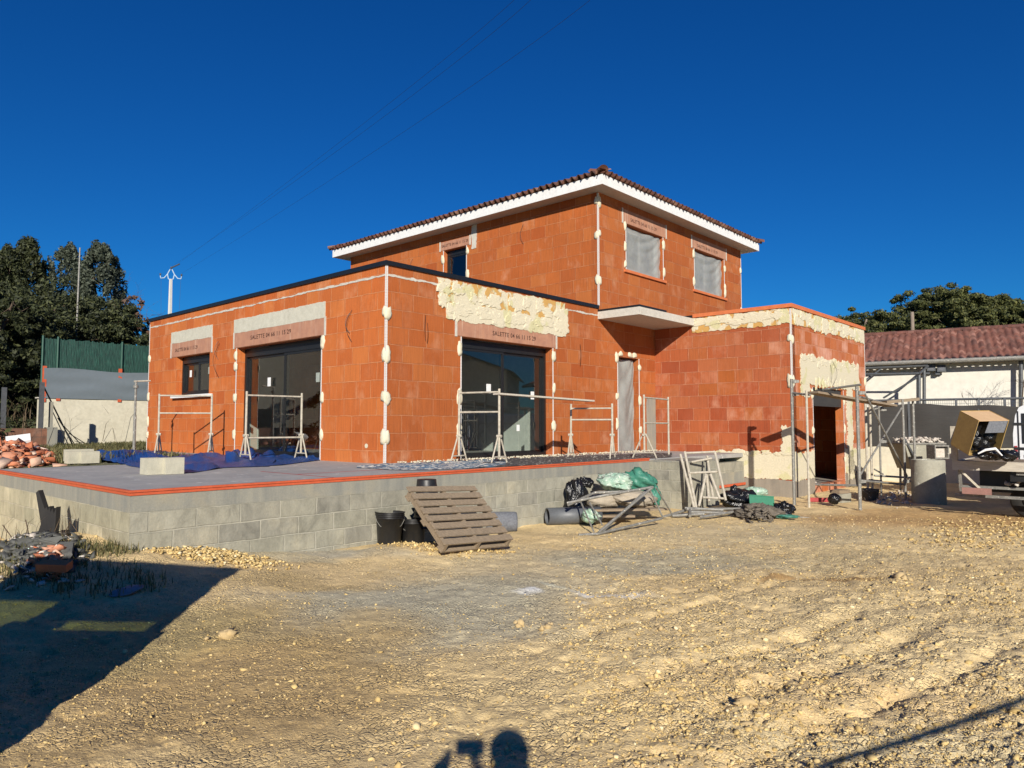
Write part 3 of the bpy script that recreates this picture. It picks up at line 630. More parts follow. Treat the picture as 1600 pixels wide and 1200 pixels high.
# trowel dabs thrown over the primer and along the edges of the patches
gd = random.Random(21); patches = [o_ for o_ in house.children if o_.name.startswith('mortar_patch')]
def lobes(pl, s0, s1, z0, z1, n_, rs, rz, par):
    for k in range(n_): dab(pl, s0+(s1-s0)*(k+gd.uniform(.1,.9))/n_, gd.uniform(z0, z1), rs*gd.uniform(.6,1.3), rz*gd.uniform(.6,1.3), par, int(pl.o.x*10)+k*7+int(z0*100), .55, .30, 'plaster', .021)
lobes(PB, 1.35, 5.3, 4.22, 4.40, 11, .17, .13, patches[1]); lobes(PB, 1.55, 5.3, 3.87, 4.0, 11, .20, .12, patches[0]); lobes(PB, 1.35, 1.8, 3.85, 4.1, 3, .12, .16, patches[0]); lobes(PB, 5.2, 5.4, 3.8, 4.3, 4, .10, .14, patches[0])
lobes(PGL, -3.7, -1.3, 4.24, 4.40, 7, .26, .13, patches[2]); lobes(PGR, 9.7, 15.2, 4.22, 4.40, 12, .20, .17, patches[3])
lobes(PGR, 10.2, 14.6, 3.22, 3.38, 14, .15, .10, patches[4]); lobes(PGR, 10.95, 13.4, 2.68, 2.80, 10, .09, .11, patches[4]); lobes(PGL, -3.7, -1.9, .84, .95, 8, .14, .07, patches[7])
for s in (7.75, 8.2, 8.42): dab(PB, s, 3.50, .10, .07, house, int(s*100))
# wires hanging from the walls
def wire(pl, s, z, bend, ln, parent=house, r=.0045):
    P = [pl.pt(s+bend*math.sin(k/9*PI)*(1 if k < 9 else 1), z-ln*k/9, .015+.07*math.sin(k/9*PI)) for k in range(10)]
    MB().tube(P, r, 5).build('wire', 'black', parent)
wire(PL, 6.55, 3.62, .18, .85); wire(PL, 6.62, 3.68, .05, .45); wire(PL, 1.05, 3.85, .10, .62); wire(PL, 1.12, 3.80, .05, .4)
wire(PB, .95, 3.75, -.08, .5); wire(PB, 1.0, 3.6, -.05, .4); wire(PB, 5.95, 3.60, -.06, .55); wire(PUL, 7.35, 7.02, .04, .38); wire(PUL, 2.55, 7.25, .05, .55)
wire(PGR, 12.3, 3.42, .22, .75); wire(PGR, 12.2, 3.3, -.10, .6)
m = MB(); m.poly3([PL.pt(.55+.05*math.cos(t*PI/4), 1.22+.045*math.sin(t*PI/4), .004) for t in range(8)], PL.n*.004); m.build('cable_hole', 'dab', house)
# garage door opening: rolled shutter and reveal
prot('shutter_box', PGR, OG[0]+.01, OG[1]-.01, 2.12, 2.58, -.16, -.05, 'shutter')
# upper roof -------------------------------------------------------------
Z0, Z1, OV = 7.62, 7.865, .46
x0, x1, y0, y1 = 6.77-OV, UR+OV, -OV, 10.8+OV
m = MB(); m.box(x0+.03, x1-.03, y0+.03, y1-.03, Z0+.001, Z0+.03); m.build('soffit', 'soffit', house)
m = MB(); m.box(x0, x0+.028, y0, y1, Z0-.005, Z1); m.box(x0+.029, x1-.001, y0, y0+.028, Z0-.005, Z1); m.box(x1-.028, x1, y0+.029, y1, Z0-.005, Z1); m.box(x0+.029, x1-.029, y1-.028, y1, Z0-.005, Z1); m.build('fascia', 'white', house)
SL = .32; XM = (x0+x1)/2; YM = (y0+y1)/2
def tiled(name, o, a, b, Ls, Lt, zb, slope, mat, parent, hip=True, per=.21, row=.36, ns=8, amp=.11):
    """tiled slope: origin o (x,y), a along eave, b uphill (horizontal units)"""
    S = int(Ls/per*ns); T = int(Lt/row)+1; V = []; F = []
    ss = np.arange(S+1)/ns*per; prof = np.abs(np.sin(ss/per*PI))**1.2*amp-.005
    tt = []
    for k in range(T): tt += [k*row+.0, k*row+row*.999]
    g = np.random.default_rng(3); jt = g.normal(0, .006, (S//ns+2, T))
    for q, t in enumerate(tt):
        up = .020*(1-(q % 2)); k = q//2
        for i in range(S+1):
            j = jt[min(i//ns, S//ns), k]
            p = (o[0]+a[0]*ss[i]+b[0]*(t-.09+j*1.5), o[1]+a[1]*ss[i]+b[1]*(t-.09+j*1.5), zb+slope*(t-.09)+prof[i]+up+j)
            V.append(p)
    n = S+1
    for q in range(len(tt)-1):
        for i in range(S):
            s = (ss[i]+ss[i+1])/2; t = tt[q]
            if hip and (s < t-.1 or Ls-s < t-.1): continue
            F.append((q*n+i, q*n+i+1, (q+1)*n+i+1, (q+1)*n+i))
    # thickness at the eave: under-lip
    k0 = len(V)
    for i in range(n): x, y, z = V[i]; V.append((x+b[0]*.02, y+b[1]*.02, z-.022))
    for i in range(n): x, y, z = V[i]; V.append((x+b[0]*.5, y+b[1]*.5, z-.022+slope*.5))
    for i in range(S): F += [(i, i+1, k0+i+1, k0+i), (k0+i, k0+i+1, k0+n+i+1, k0+n+i)]
    def uvf(co): return np.stack([co[:,0]*a[0]+co[:,1]*a[1]-(o[0]*a[0]+o[1]*a[1])+.105*0, co[:,0]*b[0]+co[:,1]*b[1]-(o[0]*b[0]+o[1]*b[1])+.09], 1)
    return mesh_np(name, V, F, mat, True, parent, uvf)
zb = Z1+.022
roof = tiled('roof', (x0, y0), (1,0), (0,1), x1-x0, (y1-y0)/2, zb, SL, 'tile', house)
tiled('roof_slope', (x0, y1), (0,-1), (1,0), y1-y0, (x1-x0)/2, zb, SL, 'tile', roof)
m = MB(); hz = SL*(x1-x0)/2; xa = (x0+x1)/2; m.v += [(x0+.05,y0+.05,Z1-.02),(x1-.05,y0+.05,Z1-.02),(x1-.05,y1-.05,Z1-.02),(x0+.05,y1-.05,Z1-.02),(xa,y0+(x1-x0)/2,Z1-.02+hz),(xa,y1-(x1-x0)/2,Z1-.02+hz)]
m.f += [(0,1,4),(1,2,5,4),(2,3,5),(3,0,4,5),(0,3,2,1)]; m.build('roof_underlay', 'black', roof)  # black backing: shade in the gaps under the tile arches, put in as colour
# hip tiles on the front corner hip and the ridge
def hipline(p, q, r=.12, step=.34, name='hip_tile'):
    p = Vector(p); q = Vector(q); d = (q-p); n = int(d.length/step); d.normalize()
    sd = d.cross(Vector((0,0,1))).normalized(); up = sd.cross(d); m = MB()
    for k in range(n):
        a = p+d*(k*step); b = a+d*(step*1.12); base = len(m.v)
        for c, rr, lift in ((a, r*1.08, .0), (b, r*.86, .0)):
            for rr2 in (rr, rr-.016):
                for j in range(9): t = PI*j/8; m.v.append(tuple(c+sd*math.cos(t)*rr2+up*(math.sin(t)*rr2+.0)))
        B = base
        for j in range(8):
            m.f += [(B+j, B+j+1, B+19+j, B+18+j), (B+9+j, B+10+j, B+28+j, B+27+j), (B+j, B+j+1, B+10+j, B+9+j), (B+18+j, B+19+j, B+28+j, B+27+j)]
    return m.build(name, 'tile', roof, True)
hp = (x1-x0)/2
hipline((x0-.12, y0-.12, zb+.015), (x0+hp, y0+hp, zb+hz+.05)); hipline((x1+.1, y0-.1, zb+.01), (x1-hp, y0+hp, zb+hz+.05)); hipline((x0-.1, y1+.1, zb+.01), (x0+hp, y1-hp, zb+hz+.05))
hipline((xa, y0+hp, zb+hz+.05), (xa, y1-hp, zb+hz+.05))
# scaffold guard frame standing on the far roof
gf = root('roof_guard_rail', wor(13.2, -.9, 4.3), TH, 'small galvanised guard frame standing on the garage flat roof against the sky', 'guard rail')
MB().tube([(0,0,0),(0,0,.92)], .024).build('post', 'steel', gf); MB().tube([(1.3,-.5,0),(1.3,-.5,.75)], .024).build('post', 'steel', gf); MB().tube([(0,0,.88),(1.3,-.5,.74)], .02).build('rail', 'steel', gf)

# ================================================================== TERRACE
ter = root('terrace', (AX, AY, 0), TH, 'raised concrete-block terrace with grey screed and orange edge strips', 'terrace')
TX, TY = -5.29, -2.57
m = MB(); m.box(TX-.002, TX+.2, TY+.001, 3.4, -.3, .69); m.build('block_wall', 'blockl', ter); m = MB(); m.box(TX, 9.48, TY, TY+.2, -.4, .69); m.build('block_wall', 'block', ter)
m = MB(); m.box(TX-.004, TX+.2, TY-.004, 3.4, .691, .868); m.box(TX+.2, 4.9, TY-.004, TY+.2, .691, .868); m.build('cast_band', 'conc_band', ter)
m = MB(); m.box(TX+.02, -.001, TY+.02, 3.38, .80, .898); m.box(-.001, 9.47, TY+.02, -.001, .80, .898); m.box(-1.0, -.001, 3.38, 10.8, .80, .898); m.build('slab', 'slab', ter)
m = MB(); m.box(TX-.024, TX+.02, TY-.024, 3.4, .902, .925); m.box(TX-.014, TX+.02, TY-.014, 3.4, .869, .897); m.build('edge_strip', 'orange', ter)
m = MB(); m.box(TX+.021, 4.9, TY-.024, TY+.02, .902, .925); m.box(TX+.021, 4.9, TY-.014, TY+.02, .869, .897); m.build('edge_strip', 'orange', ter)
# landing and steps by the entrance
m = MB(); m.box(4.9, 6.3, -3.45, TY-.005, -.4, .85); lb = m.build('landing', 'block', ter)
m = MB(); m.box(4.895, 6.31, -3.455, TY-.03, .851, .885); m.build('landing_slab', 'conc_band', lb)
m = MB(); m.box(7.25, 9.46, -2.05, TY+.6, -.3, .89); m.build('step', 'conc_band', ter)
m = MB(); m.box(7.25, 9.465, -2.30, -2.052, -.3, .66); m.box(7.25, 9.465, -2.575, -2.302, -.3, .44); m.build('step', 'conc_band', ter)
m = MB(); m.box(7.5, 9.46, -2.62, -2.58, .10, .16); m.build('edge_strip', 'orange', ter)
# expansion joints on the screed
m = MB(); m.box(-2.6, -2.57, TY+.03, -.3, .8985, .9005); m.box(-2.57, -.4, -1.30, -1.27, .8985, .9005); m.build('joint_strip', 'red', ter)

# ================================================================== GROUND
def ground():
    # rows in y, columns fan out: one sheet to the horizon, finer where one stands
    yf = np.sinh(np.arange(math.asinh(1.5), math.asinh(30), .0050)); yb = -np.sinh(np.linspace(0, math.asinh(900), 60))[::-1]
    ymid = np.linspace(.05, 1.45, 12); yfar = np.sinh(np.linspace(math.asinh(30)+.02, math.asinh(2500), 70))
    ys = np.concatenate([yb, ymid, yf, yfar])
    tf = np.linspace(-.95, .95, 470); to = np.geomspace(1.0, 900, 45)
    ts = np.concatenate([-to[::-1], tf, to])
    Y, T = np.meshgrid(ys, ts, indexing='ij'); W = np.sqrt(1+Y**2); X = T*W
    Z = H(X, Y)
    V = np.stack([X, Y, Z], 2).reshape(-1, 3); n = len(ts)
    i, j = np.meshgrid(np.arange(len(ys)-1), np.arange(n-1), indexing='ij'); a = (i*n+j).ravel()
    F = np.stack([a, a+1, a+n+1, a+n], 1)
    o = mesh_np('ground', V, F, 'ground', True)
    # real soil patches: grey crushed stone, damp earth, lime powder
    col = np.tile(np.array([.82,.62,.31]), (len(V), 1)); x = V[:,0]; y = V[:,1]
    wx = x+(fbm(x*1.2, y*1.2, 41)-.5)*1.3; wy = y+(fbm(x*1.2, y*1.2, 47)-.5)*1.5
    col = col*(.80+.4*fbm(x*.7, y*.7, 77)[:,None]); big = sstep(.45, .6, fbm(x*.5, y*.8, 99))[:,None]; col = col*(1-.3*big)+np.array([.40,.27,.13])*.3*big
    def blob(px, py, rx, ry, c, s, z=-.03, ang=0, hard=.45):
        c = tuple(min(.92, q*w_) for q, w_ in zip(c, (1.34,1.32,1.15)))
        nonlocal col
        p = at(px, py, z); dx = wx-p.x; dy = wy-p.y; ca, sa = math.cos(ang), math.sin(ang)
        d = np.sqrt(((dx*ca+dy*sa)/rx)**2+((-dx*sa+dy*ca)/ry)**2)
        f = (s*(1-sstep(1-hard, 1+hard, d)))[:, None]; col = col*(1-f)+np.array(c)*f
    G = (.37,.34,.27)
    blob(640, 960, 1.25, 1.1, G, .9); blob(760, 930, 1.2, 1.2, G, .75); blob(560, 980, .7, .6, G, .6); blob(830, 990, .7, .35, G, .5)
    blob(480, 868, 1.3, .45, (.36,.335,.29), .9); blob(420, 885, .9, .4, G, .7); blob(820, 880, 1.0, 1.2, (.44,.37,.26), .6)
    blob(1020, 870, 1.5, .9, (.36,.33,.26), .8); blob(1180, 830, 2.4, 1.2, (.40,.34,.24), .6); blob(1230, 870, 1.8, .5, (.40,.33,.21), .5)
    blob(430, 1070, 1.2, .8, (.36,.25,.12), .7); blob(350, 1010, 1.3, .9, (.37,.26,.12), .7); blob(250, 1120, 1.1, .7, (.33,.23,.115), .7); blob(470, 920, .6, .3, (.30,.22,.11), .6)
    blob(1290, 908, .85, .13, (.27,.155,.06), .85, hard=.3); blob(1500, 805, 3.2, 1.2, (.36,.21,.085), .85); blob(1400, 792, 1.2, .8, (.42,.26,.11), .7)
    blob(800, 940, .20, .12, (.85,.82,.76), .85, hard=.7); blob(955, 925, .34, .11, (.85,.82,.76), .8, hard=.8); blob(835, 917, .25, .08, (.75,.70,.62), .6, hard=.8); blob(975, 947, .12,.05, (.8,.77,.7), .5, hard=.8)
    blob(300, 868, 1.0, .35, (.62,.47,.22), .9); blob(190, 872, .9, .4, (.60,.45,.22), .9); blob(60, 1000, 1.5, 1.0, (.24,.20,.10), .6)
    blob(1350, 1020, 2.5, 1.6, (.54,.42,.25), .6); blob(1500, 1150, 1.0, .6, (.46,.40,.28), .6); blob(1230, 1080, 1.0, .5, (.55,.39,.21), .6); blob(1000, 1110, 1.4, .7, (.54,.41,.23), .5)
    lx, ly = locxy(x, y); bk = sstep(2.9, 3.6, ly)[:, None]*sstep(-.2, -1.0, lx)[:, None]; bk = np.maximum(bk, sstep(10.9, 11.5, ly)[:, None]*(1-sstep(14, 20, lx))[:, None])
    col = col*(1-bk)+np.array([.12,.12,.055])*bk
    far = sstep(35, 60, np.hypot(x, y))[:, None]; col = col*(1-far)+np.array([.12,.13,.07])*far
    col = np.clip(col, 0, .95)
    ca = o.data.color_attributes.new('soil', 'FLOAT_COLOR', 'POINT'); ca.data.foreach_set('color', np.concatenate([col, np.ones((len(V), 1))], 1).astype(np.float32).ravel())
    tag(o, kind='structure'); return o
def ground_mat():
    t = NT('dry_stony_soil'); v = t.objc()
    a = t.n('ShaderNodeAttribute', attribute_name='soil').outputs[0]
    v1 = t.n('ShaderNodeTexVoronoi', {'Vector': v, 'Scale': 22.0, 'Randomness': 1.0}); v2 = t.n('ShaderNodeTexVoronoi', {'Vector': v, 'Scale': 65.0})
    n1 = t.noise(v, 9, 6, .65); n2 = t.noise(v, 60, 5, .7); n3 = t.noise(v, 2.1, 5, .6)
    col = t.mix(.8, a, t.ramp(n1, [(.3, .80), (.52, 1.0), (.72, 1.15)]), 'MULTIPLY')
    col = t.mix(.6, col, t.ramp(n2, [(.3, .72), (.7, 1.16)]), 'MULTIPLY')
    peb = t.ramp(v1.outputs['Distance'], [(.10, 1), (.34, 0)]); sel = t.ramp(t.n('ShaderNodeSeparateColor', {0: v1.outputs['Color']}).outputs[0], [(.62, 0), (.70, 1)])
    f = t.math('MULTIPLY', t.math('MULTIPLY', peb, sel), .65)
    col = t.mix(f, col, t.mix(.5, a, (.80,.64,.36)))
    peb2 = t.ramp(v2.outputs['Distance'], [(.15, 1), (.4, 0)]); sel2 = t.ramp(t.n('ShaderNodeSeparateColor', {0: v2.outputs['Color']}).outputs[1], [(.6, 0), (.7, 1)])
    f2 = t.math('MULTIPLY', t.math('MULTIPLY', peb2, sel2), .55); col = t.mix(f2, col, t.mix(.5, a, (.85,.70,.45)))
    ve = t.n('ShaderNodeTexVoronoi', {'Vector': t.n('ShaderNodeVectorMath', {0: v, 1: t.n('ShaderNodeVectorMath', {0: t.n('ShaderNodeTexNoise', {'Vector': v, 'Scale': 20.0}).outputs[1], 1: (.05,.05,.05)}, operation='MULTIPLY').outputs[0]}, operation='ADD').outputs[0], 'Scale': 26.0}, feature='DISTANCE_TO_EDGE')
    crk = t.math('MULTIPLY', t.ramp(ve.outputs['Distance'], [(0, 1), (.16, 0)]), t.ramp(n3, [(.42, 0), (.62, 1)]))
    h = t.math('ADD', t.math('MULTIPLY', f, .9), t.math('MULTIPLY', f2, .3)); h = t.math('ADD', h, t.math('MULTIPLY', n1, .9)); h = t.math('ADD', h, t.math('MULTIPLY', n2, .5)); h = t.math('SUBTRACT', h, t.math('MULTIPLY', crk, .9))
    t.princ(col, .95, t.bump(h, .7, .030)); return t.m
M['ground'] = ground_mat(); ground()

# loose stones
def gravel(name, n, region, smin, smax, seed, mat, dens=None, lift=.25):
    g = np.random.default_rng(seed); x0, x1, y0, y1 = region
    X = g.uniform(x0, x1, n*3); Y = y0*(y1/y0)**g.uniform(0, 1, n*3); X = X*Y/y1*1.0
    d = fbm(X*.9, Y*.9, seed, 3); keep = g.uniform(0, 1, n*3) < (sstep(.42, .6, d)*.8+.2)*(dens(X, Y) if dens else 1)
    lx, ly = locxy(X, Y); keep &= ~((lx > TX-.1) & (ly > TY-.1)) & ~((lx > GX-.2) & (ly > GY-.2))
    X = X[keep][:n]; Y = Y[keep][:n]; S = smin+(smax-smin)*g.uniform(0, 1, len(X))**5
    V, F = stone_cloud(np.stack([X, Y, H(X, Y)+S*lift], 1), S, seed)
    return tag(mesh_np(name, V, F, mat), 'loose pale limestone chips scattered over the dirt yard', 'gravel', kind='stuff')
dn = lambda X, Y: .25+.75*sstep(-.5, 2.2, X+.35*(6-Y))+.25*sstep(-1.0,-3.0,X)
M['stonemix'] = None
def stone_mat():
    t = NT('limestone_chips'); g = t.n('ShaderNodeNewGeometry'); n = t.noise(t.objc(), 40, 4, .6)
    col = t.ramp(g.outputs['Random Per Island'], [(0,(.42,.29,.11)),(.45,(.58,.42,.17)),(.92,(.70,.53,.25)),(1,(.80,.68,.43))])
    col = t.mix(.4, col, t.ramp(n, [(.3,.6),(.7,1.1)]), 'MULTIPLY'); t.princ(col, .95, t.bump(n, .4, .004)); return t.m
M['stonemix'] = stone_mat()
gravel('gravel', 40000, (-10, 13, 3.0, 14), .0035, .012, 3, 'stonemix', dn, .1)
gravel('gravel', 2200, (-10, 14, 3.0, 15), .007, .030, 5, 'stonemix', lambda X, Y: dn(X, Y)*.9, .1)
gravel('gravel', 12000, (1, 12.5, 3.0, 14), .005, .022, 8, 'stonemix', None, .1)
def stone(px, py, s, lab, z=-.02, mat='rock', seed=0, fl=.7, yaw=0):
    p = at(px, py, z); g_ = np.random.default_rng(seed); Pp = g_.normal(0, s*.55, (9,3))*[1,1,.25]; Pp[0] = 0; V_, F_ = stone_cloud(Pp, np.r_[s, g_.uniform(.2,.6,8)*s], seed+70); o = mesh_np('stone', V_, F_, mat); o.location = (p.x, p.y, gz(p.x, p.y)+s*.12); tag(o, lab, 'stone')
stone(357, 1004, .085, 'lone clod of yellow stone on the brown earth just beyond the dark vehicle shadow', seed=1)
stone(1212, 1072, .04, 'small white stone upright on the sunlit gravel, right of centre', seed=2)
stone(1158, 1108, .075, 'rounded tan stone beside a dark hole in the gravel', seed=3); stone(1168, 1140, .045, 'small tan stone nearest below the stone with the dark hole', seed=4)
stone(812, 980, .06, 'pale squarish stone on the edge of the grey gravel patch', seed=5); stone(855, 985, .055, 'pale flat stone right of the squarish one by the grey patch', seed=6)
stone(1408, 905, .12, 'large half-buried limestone on the gravel in front of the trailer', seed=7); stone(305, 868, .13, 'big yellow lump of earth at the foot of the block wall', .1, seed=8)
stone(1030, 985, .07, 'broad white stone on the gravel below the damp streak', seed=9); stone(1205, 795, .14, 'beige boulder at the foot of the scaffold post', -.1, seed=12)
p = at(195, 940, .05); sl = lump('plastic_scrap', 'bluestone', (0,0,0), (.15,.075,.012), None, .3, 1.2, 4, (20, 8), rot=.9); sl.location = (p.x, p.y, gz(p.x,p.y)+.03); sl.rotation_euler = (.25, .1, 0)
tag(sl, 'pale blue-grey oval scrap lying inside the vehicle shadow', 'scrap')
# grass and weeds
def blades(name, P, hgt, n_per, seed, mat, label, cat, spread=.12, w=.008):
    g = np.random.default_rng(seed); P = np.repeat(np.asarray(P), n_per, 0); n = len(P)
    P = P+np.stack([g.normal(0, spread, n), g.normal(0, spread, n), np.zeros(n)], 1)
    a = g.uniform(0, 2*PI, n); h = hgt*g.uniform(.4, 1.2, n); ln = g.uniform(.1, .7, n)
    d = np.stack([np.cos(a), np.sin(a)], 1); sd = np.stack([-np.sin(a), np.cos(a)], 1)*w
    b0 = P.copy(); b0[:,:2] -= sd; b1 = P.copy(); b1[:,:2] += sd
    mid = P.copy(); mid[:,:2] += d*(h*ln*.35)[:,None]; mid[:,2] += h*.6; m0 = mid.copy(); m0[:,:2] -= sd*.7; m1 = mid.copy(); m1[:,:2] += sd*.7
    tp = P.copy(); tp[:,:2] += d*(h*ln)[:,None]; tp[:,2] += h*(1-.3*ln)
    V = np.stack([b0, b1, m1, m0, tp, tp+1e-3], 1).reshape(-1, 3); k = np.arange(n)[:,None]*6
    F = np.concatenate([k+np.array([[0,1,2,3]]), k+np.array([[3,2,5,4]])], 0)
    return tag(mesh_np(name, V, F, mat), label, cat, kind='stuff')
g0 = np.random.default_rng(5)
def scat(cx, cy, rx, ry, n, zf=None):
    t = g0.uniform(0, 2*PI, n); r = np.sqrt(g0.uniform(0, 1, n)); X = cx+rx*r*np.cos(t); Y = cy+ry*r*np.sin(t); return np.stack([X, Y, H(X, Y)], 1)
Q = [scat(at(90,905,.2).x, at(90,905,.2).y, 1.0, .45, 120), scat(at(155,872,.25).x, at(155,872,.25).y, .35, .2, 60), scat(at(265,866,.15).x, at(265,866,.15).y, .18, .06, 18), scat(at(30,880,.2).x, at(30,880,.2).y, .7, .4, 60)]
blades('grass', np.concatenate(Q), .11, 6, 1, 'grass', 'tufts of grass growing among the debris at the foot of the terrace', 'grass', .05, .005)
L = []
for _ in range(3000):
    lx = g0.uniform(-5.2, 3); ly = g0.uniform(11.0, 17.3) if lx > -.9 else g0.uniform(5.4, 17.3); w = wor(lx, ly); L.append((w.x, w.y))
L = np.array(L); blades('grass', np.column_stack([L, H(L[:,0], L[:,1])]), .20, 8, 2, 'grass', 'rough grass in front of the cream garden wall', 'grass', .10, .014)
Q = [scat(*at(1060,782,-.1)[:2], .8, .3, 60), scat(*at(1150,785,-.1)[:2], .5, .2, 30)]
blades('grass', np.concatenate(Q), .09, 8, 3, 'grass', 'short weeds along the foot of the landing', 'grass', .06, .006)

# ================================================================== TREES
def leaves(name, C, Rc, n_per, size, mat, parent, seed, squash=.8, vert=.0):
    """leaf-sized faces clustered round clump centres"""
    g = np.random.default_rng(seed); C = np.asarray(C); m = len(C); C2 = np.repeat(C, n_per, 0); n = len(C2); r = np.repeat(np.asarray(Rc), n_per)
    d = g.normal(0, 1, (n, 3)); d /= np.linalg.norm(d, axis=1)[:,None]; rad = g.uniform(.35, 1.08, n)**.7
    P = C2+d*(rad*r)[:,None]*np.array([1,1,squash])
    nr = d+g.normal(0, .55, (n,3)); nr /= np.linalg.norm(nr, axis=1)[:,None]
    a = np.cross(nr, g.normal(0, 1, (n,3))+np.array([0,0,vert*3])); a /= np.linalg.norm(a, axis=1)[:,None]; b = np.cross(nr, a)
    s = size*g.uniform(.5, 1.3, n)[:,None]
    if vert: a, b = b, a
    V = np.stack([P-a*s, P-b*s*.45+a*s*.1, P+a*s, P+b*s*.45-a*s*.1], 1).reshape(-1, 3); F = np.arange(n*4).reshape(-1, 4)
    return mesh_np(name, V, F, mat, False, parent)
def tree(name, x, y, z0, h, rad, kind, lab, cat='tree', group=None, seed=0, dens=1.0):
    g = np.random.default_rng(seed); t = root(name, (x, y, z0), 0, lab, cat, group)
    C = []; Rc = []
    if kind in ('cone', 'blue'):
        pw = .66 if kind == 'cone' else .50
        for k in range(int((230 if kind == 'cone' else 260)*dens)):
            f = g.uniform(0, 1)**.85; a = g.uniform(0, 2*PI); lob = 1+.16*math.sin(a*3+f*9+seed)+g.normal(0, .06); rr = rad*(1-f)**pw*g.uniform(.5, 1.0)*lob+.03
            C.append((rr*math.cos(a), rr*math.sin(a), h*(.06+.94*f))); Rc.append(rad*(.07+.09*(1-f))*g.uniform(.6, 1.3))
        np_, sz, sq, mt = 95, .09, 1.9, ('leafdk' if kind == 'cone' else 'leafbl')
    elif kind == 'brown':
        for k in range(int(170*dens)):
            v = g.normal(0, 1, 3); v /= np.linalg.norm(v); q = g.uniform(.2, 1)**.5; C.append((v[0]*rad*q, v[1]*rad*q, h*.55+v[2]*h*.42*q)); Rc.append(rad*g.uniform(.06, .15))
        np_, sz, sq, mt = 24, .10, .9, 'leafbr'
    elif kind == 'bush':
        for k in range(int(230*dens)):
            v = g.normal(0, 1, 3); v /= np.linalg.norm(v); q = g.uniform(.4, 1)**.4*(1+g.normal(0,.05)); C.append((v[0]*rad*q, v[1]*rad*q, h*.5+v[2]*h*.48*q)); Rc.append(min(rad, h)*g.uniform(.06, .16))
        np_, sz, sq, mt = 95, .085, .8, 'leafdk'
    else:
        lobes = [(g.normal(0,.45)*rad, g.normal(0,.45)*rad, h*(.42+.46*g.uniform(0,1)**.8), rad*g.uniform(.32,.5)) for _ in range(15)]
        for k in range(int(250*dens)):
            L_ = lobes[k % 15]; v = g.normal(0, 1, 3); v /= np.linalg.norm(v); q = g.uniform(.3, 1)**.45
            C.append((L_[0]+v[0]*L_[3]*q, L_[1]+v[1]*L_[3]*q, min(L_[2]+v[2]*L_[3]*.62*q, h*.985))); Rc.append(rad*g.uniform(.07, .15))
        np_, sz, sq, mt = 150, .10, .55, 'leafpn'
    leaves('crown', C, Rc, np_, sz, mt, t, seed+1, sq, .3 if kind in ('cone', 'blue') else 0)
    m = MB(); tr = max(.12, h*.022); k0 = g.normal(0, .03*h, (4, 2)); k0[0] = 0
    pts = [(k0[i][0]*(i > 0), k0[i][1]*(i > 0), z) for i, z in enumerate((-.4, h*.35, h*.62, h*.85))]
    m.tube(pts, [tr*1.2, tr, tr*.7, tr*.25], 8)
    for c in C[::max(1, len(C)//14)]:
        s = Vector(pts[1]).lerp(Vector(pts[3]), min(1, max(0, (c[2]/h-.35)/.5))) if c[2] > h*.3 else Vector((0,0,c[2]*.8)); e = Vector(c); md = (s+e)/2+Vector((0,0,-.05*h))
        m.tube([s, md, e], [tr*.22, tr*.14, tr*.06], 5, False)
    m.build('trunk', 'barkp' if kind == 'pine' else 'bark', t); return t
def tree_px(px, top, yd, z0, w, kind, name, lab, grp=None, seed=0, dens=1.0):
    p = aty(px, top, yd); tree(name, p.x, yd, z0, p.z-z0, w*yd/FOC/2, kind, lab, 'tree', grp, seed, dens)
tree_px(12, 390, 36, 2.0, 170, 'cone', 'conifer_tree', 'dark conifer cut by the left edge of the photo', seed=1, dens=1.2)
tree_px(44, 376, 37, 2.0, 180, 'cone', 'conifer_tree', 'tall pointed dark conifer, highest tip of the left-hand trees', seed=2, dens=1.3)
tree_px(105, 386, 38, 2.0, 130, 'blue', 'conifer_tree', 'narrow grey-green conifer standing just left of the slim metal mast', seed=3)
tree_px(156, 384, 37, 1.8, 140, 'blue', 'cedar_tree', 'broad rounded grey-green cedar right of the slim metal mast', seed=4, dens=1.5)
tree_px(206, 448, 33, 1.2, 88, 'brown', 'bare_brown_tree', 'brown-leaved thinning tree beside the left corner of the house', seed=5, dens=1.3)
tree_px(85, 440, 31, 1.5, 230, 'bush', 'evergreen_shrub', 'dark ivy-like evergreen shrub filling the space above the green fence', seed=6, dens=1.6)
tree_px(10, 440, 27, 1.8, 170, 'bush', 'evergreen_shrub', 'dark evergreen shrub on the bank left of the cream wall', seed=7, dens=1.6)
tree_px(170, 462, 32, 1.2, 150, 'bush', 'evergreen_shrub', 'dark evergreen shrub behind the middle of the green fence', seed=8, dens=1.3)
G1 = 'pines behind the tiled neighbour house'
tree_px(1343, 463, 44, 0, 165, 'pine', 'pine_tree', 'low rounded pine nearest the garage corner behind the tiled roof', G1, 11, 1.1)
tree_px(1437, 431, 48, 0, 160, 'pine', 'pine_tree', 'tallest pine, its pale trunk showing above the tiled ridge', G1, 12, 1.3)
tree_px(1510, 446, 46, 0, 140, 'pine', 'pine_tree', 'pine second from the right edge behind the tiled roof', G1, 13, 1.3)
tree_px(1590, 444, 45, 0, 150, 'pine', 'pine_tree', 'pine at the right edge of the photo behind the tiled roof', G1, 14, 1.3)
tree_px(1550, 462, 50, 0, 150, 'pine', 'pine_tree', 'shorter pine filling the gap between the two right-hand pines', G1, 15, 1.1)
tree_px(1400, 470, 52, 0, 150, 'pine', 'pine_tree', 'shorter pine behind the tallest one, dark between the trunks', G1, 16, 1.0)
tree_px(1625, 452, 43, 0, 130, 'pine', 'pine_tree', 'pine half outside the right edge of the photo', G1, 18, 1.2)
tree_px(1545, 455, 44, 0, 130, 'pine', 'pine_tree', 'full rounded pine just left of the pine at the right edge', G1, 19, 1.2)
